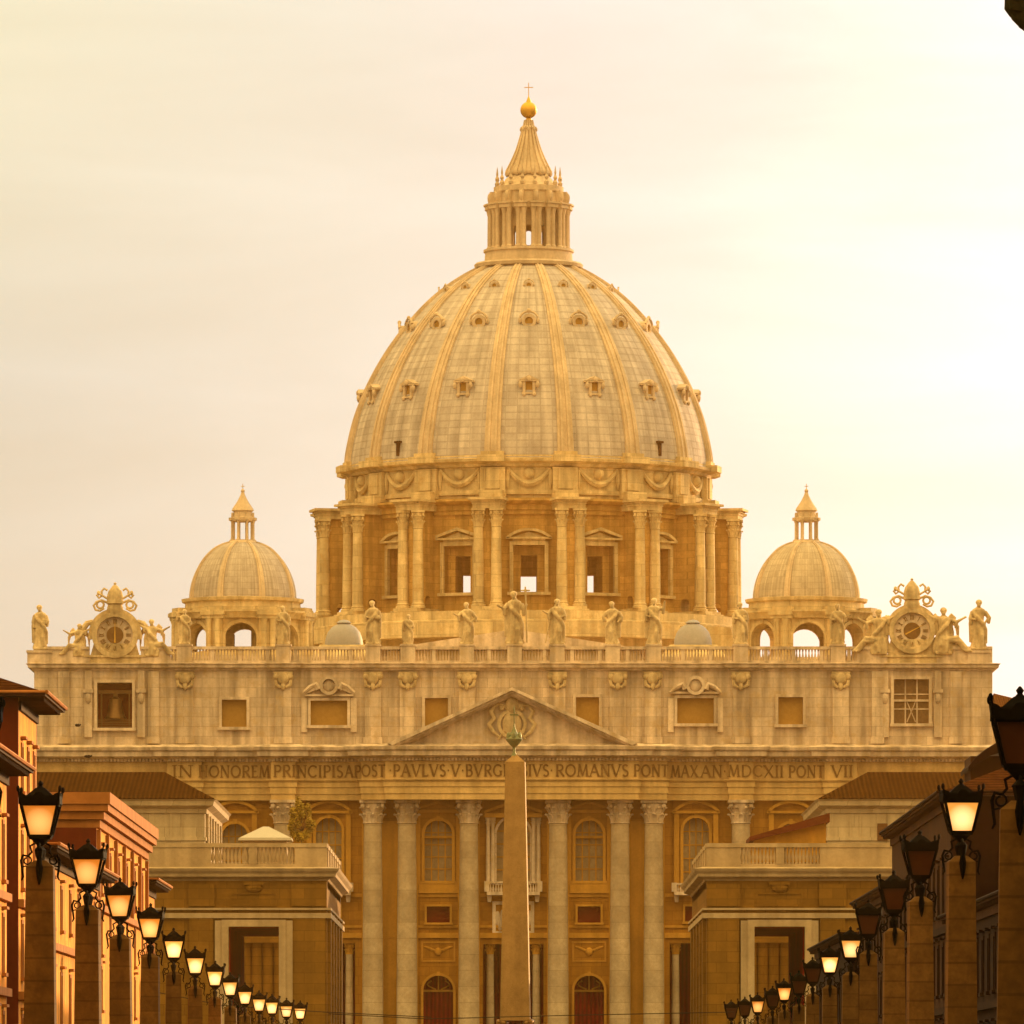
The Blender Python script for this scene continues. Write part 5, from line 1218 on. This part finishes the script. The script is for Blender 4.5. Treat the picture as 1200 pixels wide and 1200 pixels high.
street(-1,22.6,514.5,534,15.0,'narrow dark-roofed building just before the left ochre block',O,RU,over=1.0,floors=((3,2.2),(7,2.2),(11,2.0)),roof_h=1.2)
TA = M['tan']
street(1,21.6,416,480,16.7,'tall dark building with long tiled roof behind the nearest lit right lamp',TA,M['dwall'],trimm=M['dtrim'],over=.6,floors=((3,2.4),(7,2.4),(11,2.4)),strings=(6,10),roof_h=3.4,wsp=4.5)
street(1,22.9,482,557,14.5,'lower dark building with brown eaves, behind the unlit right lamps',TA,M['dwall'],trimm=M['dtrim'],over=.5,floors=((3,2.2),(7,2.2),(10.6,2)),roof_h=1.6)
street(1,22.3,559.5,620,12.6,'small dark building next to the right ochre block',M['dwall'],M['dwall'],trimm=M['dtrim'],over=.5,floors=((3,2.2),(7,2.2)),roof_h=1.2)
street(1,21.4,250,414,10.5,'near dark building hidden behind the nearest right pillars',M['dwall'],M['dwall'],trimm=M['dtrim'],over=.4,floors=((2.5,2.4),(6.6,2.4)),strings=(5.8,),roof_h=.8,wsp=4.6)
street(-1,21.9,120,299,19.5,'long orange street building outside the left edge, nearer than the others',O,RU,over=1.0,floors=((3,2.4),(7.2,2.4),(11.2,2.4),(15.2,2.2)),strings=(6.2,),wsp=12)
street(-1,21.9,-60,119,20.5,'orange street building beside the camera on the left',O,RU,over=1.0,floors=((3,2.4),(7.2,2.4),(11.2,2.4)),strings=(6.2,),wsp=14)
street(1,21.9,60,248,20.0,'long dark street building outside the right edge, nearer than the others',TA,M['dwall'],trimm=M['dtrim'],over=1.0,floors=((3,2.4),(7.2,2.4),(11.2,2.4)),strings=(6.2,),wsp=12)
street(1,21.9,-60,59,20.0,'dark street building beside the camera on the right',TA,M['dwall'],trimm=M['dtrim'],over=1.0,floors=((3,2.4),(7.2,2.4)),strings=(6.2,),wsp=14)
# turret on the roof of the tall right building
D=440.; cx=XW(1160,D); b = thing('roof_turret','small tan turret with red tiled roof on the tall right building','turret',(cx,D,19))
mb = MB(); mb.box(cx-1.0,cx+5,D,D+6,17.5,ZW(886,D)); mb.build('wall', TA, b)
mb = MB(); mb.prism([(XW(1134,D),ZW(904,D)),(XW(1134,D),ZW(899,D)),(XW(1142,D),ZW(889,D)),(XW(1155,D),ZW(878,D)),(XW(1175,D),ZW(866,D)),(XW(1215,D),ZW(850,D)),(XW(1215,D),ZW(870,D)),(XW(1160,D),ZW(886,D)),(XW(1140,D),ZW(898,D))],D-.8,D+7); mb.build('roof', M['dwall'], b)

# ================================================================== street lamps
def lamp_proto():
    r = thing('street_lamp','','street lamp',(0,0,0))
    mb = MB(); mb.frustum(0,0,0,8.05,.46,.46,.37,.37); mb.frustum(0,0,8.05,8.22,.37,.37,.16,.16); mb.box(-.62,.62,-.62,.62,-.1,.9); mb.box(-.54,.54,-.54,.54,.9,1.1)
    mb.build('pillar', M['pillar'], r, local=True)
    # lantern cage: tapered four-sided frame
    mb = MB(30); zb_,zt_ = 8.90,9.70; hb,ht = .30,.46
    for sx in (-1,1):
        for sy in (-1,1): mb.tube([(sx*hb,sy*hb,zb_),(sx*(ht+.03),sy*(ht+.03),zt_),(sx*(ht+.10),sy*(ht+.10),zt_+.42)],[.045,.05,.03],6); mb.ell((sx*(ht+.11),sy*(ht+.11),zt_+.46),(.05,.05,.09),6,5)
    mb.frustum(0,0,zb_-.10,zb_+.02,hb-.02,hb-.02,hb+.04,hb+.04); mb.frustum(0,0,zb_-.28,zb_-.10,.08,.08,hb-.06,hb-.06)
    mb.box(-ht-.05,ht+.05,-ht-.05,ht+.05,zt_,zt_+.08)
    mb.lathe(0,0,[(.07,8.15),(.09,8.4),(.16,8.5),(.07,8.6),(.08,8.64)],8)
    mb.build('lantern_frame', M['iron'], r, local=True)
    mb = MB(); mb.frustum(0,0,zb_+.02,zt_,hb-.03,hb-.03,ht-.02,ht-.02); gl = mb.build('lantern_glass', M['lit'], r, local=True)
    mb = MB(30)   # crown: hood and pierced crest along each side
    mb.frustum(0,0,zt_+.08,zt_+.30,ht+.03,ht+.03,ht-.10,ht-.10); mb.frustum(0,0,zt_+.30,zt_+.50,ht-.12,ht-.12,.12,.12); mb.lathe(0,0,[(.12,zt_+.48),(.05,zt_+.56),(.08,zt_+.62),(.02,zt_+.7)],8)
    for k in range(4):
        mb.M = Matrix.Rotation(R(90*k),4,'Z')
        pts = []; n = 12
        for i in range(n+1):
            t = i/n*2-1; zz = zt_+.20+.16*abs(t)**3+.17*math.exp(-(t/.28)**2)+(.035 if i%2 else 0); pts.append((t*(ht+.06),zz))
        mb.prism([(-ht-.04,zt_+.05),(ht+.04,zt_+.05)]+pts[::-1], -ht-.10,-ht-.06)
    mb.build('crown', M['iron'], r, local=True)
    for k in (0,2):
        mb = MB(30); mb.M = Matrix.Rotation(R(90*k),4,'Z')
        sc_ = [(.16,8.62),(.26,8.50),(.25,8.36),(.16,8.38),(.2,8.46)]
        P = [(.10,0,8.72),(.28,0,8.62),(.24,0,8.45),(.34,0,8.34),(.47,0,8.37),(.53,0,8.22),(.50,0,8.0),(.47,0,7.78),(.52,0,7.68)]
        mb.tube(P,[.03,.035,.035,.035,.04,.04,.035,.035,.02],6)
        mb.tube([(.36+.09*math.cos(R(q))*(1-q/700),0,8.22+.09*math.sin(R(q))*(1-q/700)) for q in range(90,-300,-30)],.025,5)
        mb.tube([(.38,0,8.08),(.49,0,8.05)],.02,5)
        mb.build('scroll_bracket', M['iron'], r, local=True)
    for k in (0,2):
        mb = MB(30); mb.M = Matrix.Rotation(R(90*k),4,'Z'); mb.lathe(0,-.46,[(.02,7.55),(.07,7.75),(.10,8.0),(.07,8.2),(.10,8.35),(.13,8.5),(.05,8.6)],8); mb.tube([(0,-.46,8.58),(0,-.3,8.68),(0,-.08,8.66)],.03,5); mb.build('pendant', M['iron'], r, local=True)
    return r, gl
lp, lg = lamp_proto()
def glass_variant(m):
    me = lg.data.copy(); me.materials.clear(); me.materials.append(m); return me
G_lit, G_br, G_un = lg.data, glass_variant(M['litb']), glass_variant(M['unlit'])
ordn = ['nearest','second','third','fourth','fifth','sixth','seventh','eighth','ninth','tenth','eleventh','twelfth','thirteenth','fourteenth']
LEFT = [(-25,182,None),(47,230,962),(103,276,1022),(143,322,1062),(175,365,1088),(203,420,1113),(229,460,1132),(251,510,1147),(271,545,1159),(288,585,1169.5),(304,615,1178),(320,640,1181.5),(336,665,1185.5),(352,690,1188)]
RIGHT = [(1193,161,872,'u'),(1126,238,958,'b'),(1079,276,1012,'u'),(1048,318,1054,'u'),(1018,360,1084,'u'),(995.5,405,1112.5,'b'),(972.5,455,1131,'b'),(952,500,1143,'u'),(935,540,1157,'u'),(920,580,1165,'l'),(904,610,1173,'u'),(888,640,1180,'l'),(873,665,1184,'u'),(858,688,1187,'u')]
first = True
def put(px,D,py,gm,label,group):
    global first
    if first: o = lp; first = False
    else: o = copy_tree(lp)
    H = 9.30     # height of the glow above the pavement in the model
    k = 1.0
    if py is not None: k = ((1290-py)*D/F+EYE-.13)/H
    o.location = (XW(px,D),D,.13 if py else .13); o.scale = (1,1,1); 
    # keep the model rigid: only the plinth height differs with the paving
    if py is not None: o.location.z = (1290-py)*D/F+EYE-H
    o.rotation_euler = (R(random.uniform(-.4,.4)),R(random.uniform(-.5,.5)),R(random.uniform(-4,4)))
    for c in kids(o):
        if c.name.startswith('lantern_glass'): c.data = gm
    tag(o,label,'street lamp',group)
for i,(px,D,py) in enumerate(LEFT):
    lab = 'lit lantern on stone pillar, mostly cut off by the left edge' if i==0 else f'lit lantern on stone pillar, {ordn[i-1]} wholly seen in the left row'
    put(px,D,py,G_lit if i < 5 else G_br,lab,'lit street lamps in the left row')
for i,(px,D,py,k) in enumerate(RIGHT):
    nm = {'u':'unlit','b':'lit','l':'dimly lit'}[k]
    lab = f'{nm} black lantern on stone pillar, {ordn[i]} in the right row counted from the camera'
    put(px,D,py,{'u':G_un,'b':G_br,'l':G_lit}[k],lab,'street lamps in the right row')

# ================================================================== small things
for lab,pts in (('thin overhead cable crossing low in front of the left columns',[(170,1160),(260,1178),(380,1186),(505,1192)]),('lower thin overhead cable crossing the street at the bottom',[(385,1188),(500,1194),(660,1190),(860,1186)])):
    D = 640.; mb = MB(); mb.tube([(XW(a,D),D,ZW(b,D)) for a,b in pts],.035,5); tag(mb.build('overhead_cable', M['wire']), lab, 'cable','overhead cables')
for lab,px,py,sp in (('dark bird flying before the wall left of the bell window',91,850,.30),('dark bird flying below the left bell window, lower of the two',103,886.5,.42)):
    D=520.; mb = MB(40); c=(XW(px,D),D,ZW(py,D)); mb.ell(c,(sp*.55,.12,.09),10,6)
    for s in (-1,1): mb.tube([c,(c[0]+s*sp*.2,c[1]-.12,c[2]+.06),(c[0]+s*sp*.55,c[1]-.3,c[2]+.02)],[.07,.05,.01],5)
    mb.ell((c[0]+sp*.5,c[1],c[2]+.04),(.07,.06,.06),6,5)
    tag(mb.build('bird', M['feather']), lab, 'bird')
def leaves(mb, c, r, n, size, rnd):
    for _ in range(n):
        while True:
            p = Vector((rnd.uniform(-1,1),rnd.uniform(-1,1),rnd.uniform(-1,1)))
            if p.length < 1: break
        p = Vector((c[0]+p.x*r[0],c[1]+p.y*r[1],c[2]+p.z*r[2]))
        a = Vector((rnd.uniform(-1,1),rnd.uniform(-1,1),rnd.uniform(-1,1))).normalized(); b = a.orthogonal().normalized(); s = size*rnd.uniform(.5,1.3)
        n0=len(mb.v); mb.v += [p-a*s,p+b*s*.45,p+a*s,p-b*s*.45]; mb.f.append((n0,n0+1,n0+2,n0+3))
def tree(name,label,base,zc,rad,nclump,nleaf,size,lm,seed,tr,spread=.32):
    rnd = random.Random(seed); b = thing(name,label,'tree' if 'pine' in name else 'shrub',base)
    c = Vector((base[0],base[1],zc)); mb = MB(); lim = MB(30)
    lim.tube([base,(base[0]+.1*tr,base[1],(base[2]+zc)/2),(base[0],base[1],zc-rad[2]*.5)],[tr,tr*.8,tr*.55],8)
    for _ in range(nclump):
        d = Vector((rnd.gauss(0,1),rnd.gauss(0,1),rnd.gauss(0,1))).normalized()*rnd.uniform(.7,.92 if 'pine' in name else .98)
        q = c+Vector((d.x*rad[0],d.y*rad[1],d.z*rad[2])); k = rnd.uniform(.6,1.3)*spread
        leaves(mb,q,(rad[0]*k*.6,rad[1]*k*.6,rad[2]*k*.6),nleaf,size,rnd)
    for _ in range(10):
        d = Vector((rnd.gauss(0,1),rnd.gauss(0,1),abs(rnd.gauss(0,1)))).normalized()*.75; q = c+Vector((d.x*rad[0],d.y*rad[1],d.z*rad[2]))
        s0 = Vector((base[0],base[1],zc-rad[2]*.6)); lim.tube([s0,(s0+q)/2+Vector((0,0,-.1*rad[2])),q],[tr*.4,tr*.25,tr*.08],6)
    lim.build('trunk', M['bark'], b)
    if 'pine' in name:     # dense inner mass of needles, uneven surface
        rings, seg = 110, 180; vs = []; fs = []
        from mathutils import noise
        for i in range(rings+1):
            for k in range(seg):
                t = math.pi*i/rings; a = 2*math.pi*k/seg; d = Vector((math.sin(t)*math.cos(a), math.sin(t)*math.sin(a), math.cos(t)))
                q = .985+.03*noise.noise(d*5)+.02*noise.noise(d*16)+.02*noise.noise(d*45)
                vs.append(c+Vector((d.x*rad[0],d.y*rad[1],d.z*rad[2]))*q)
        for i in range(rings):
            for k in range(seg): l=(k+1)%seg; fs.append((i*seg+k,(i+1)*seg+k,(i+1)*seg+l,i*seg+l))
        mb.add(vs,fs)
    me_v = mb.v; o = mb.build('crown', lm, b)
    return b
D=140.; tree('stone_pine','dark pine crown jutting into the top right corner',(XW(1484,D),D,.1),ZW(-194,D),(5.2,4.8,5.2),1500,60,.07,M['leaf'],3,.35,.12)
D=742.; tree('terrace_shrub','yellow leafy shrub on the terrace behind the left balustrade',(XW(353,D),D,ZW(1016,D)),ZW(962,D),(1.1,.9,1.9),40,60,.17,M['yleaf'],5,.08,.4)

# ================================================================== air
hz = MB(); hz.box(-420,420,-60,1450,-1.4,175)
m = bpy.data.materials.new('haze_air'); m.use_nodes = True; t = m.node_tree; t.nodes.remove(t.nodes['Principled BSDF'])
pv = N(t,'ShaderNodeVolumePrincipled'); pv.inputs['Density'].default_value = HAZE_DENSITY; pv.inputs['Color'].default_value = HAZE_COL+(1,); pv.inputs['Anisotropy'].default_value = HAZE_G
t.links.new(pv.outputs[0], t.nodes['Material Output'].inputs['Volume'])
h = hz.build('haze', m); tag(h, kind='stuff')
print('objects', len(bpy.data.objects))
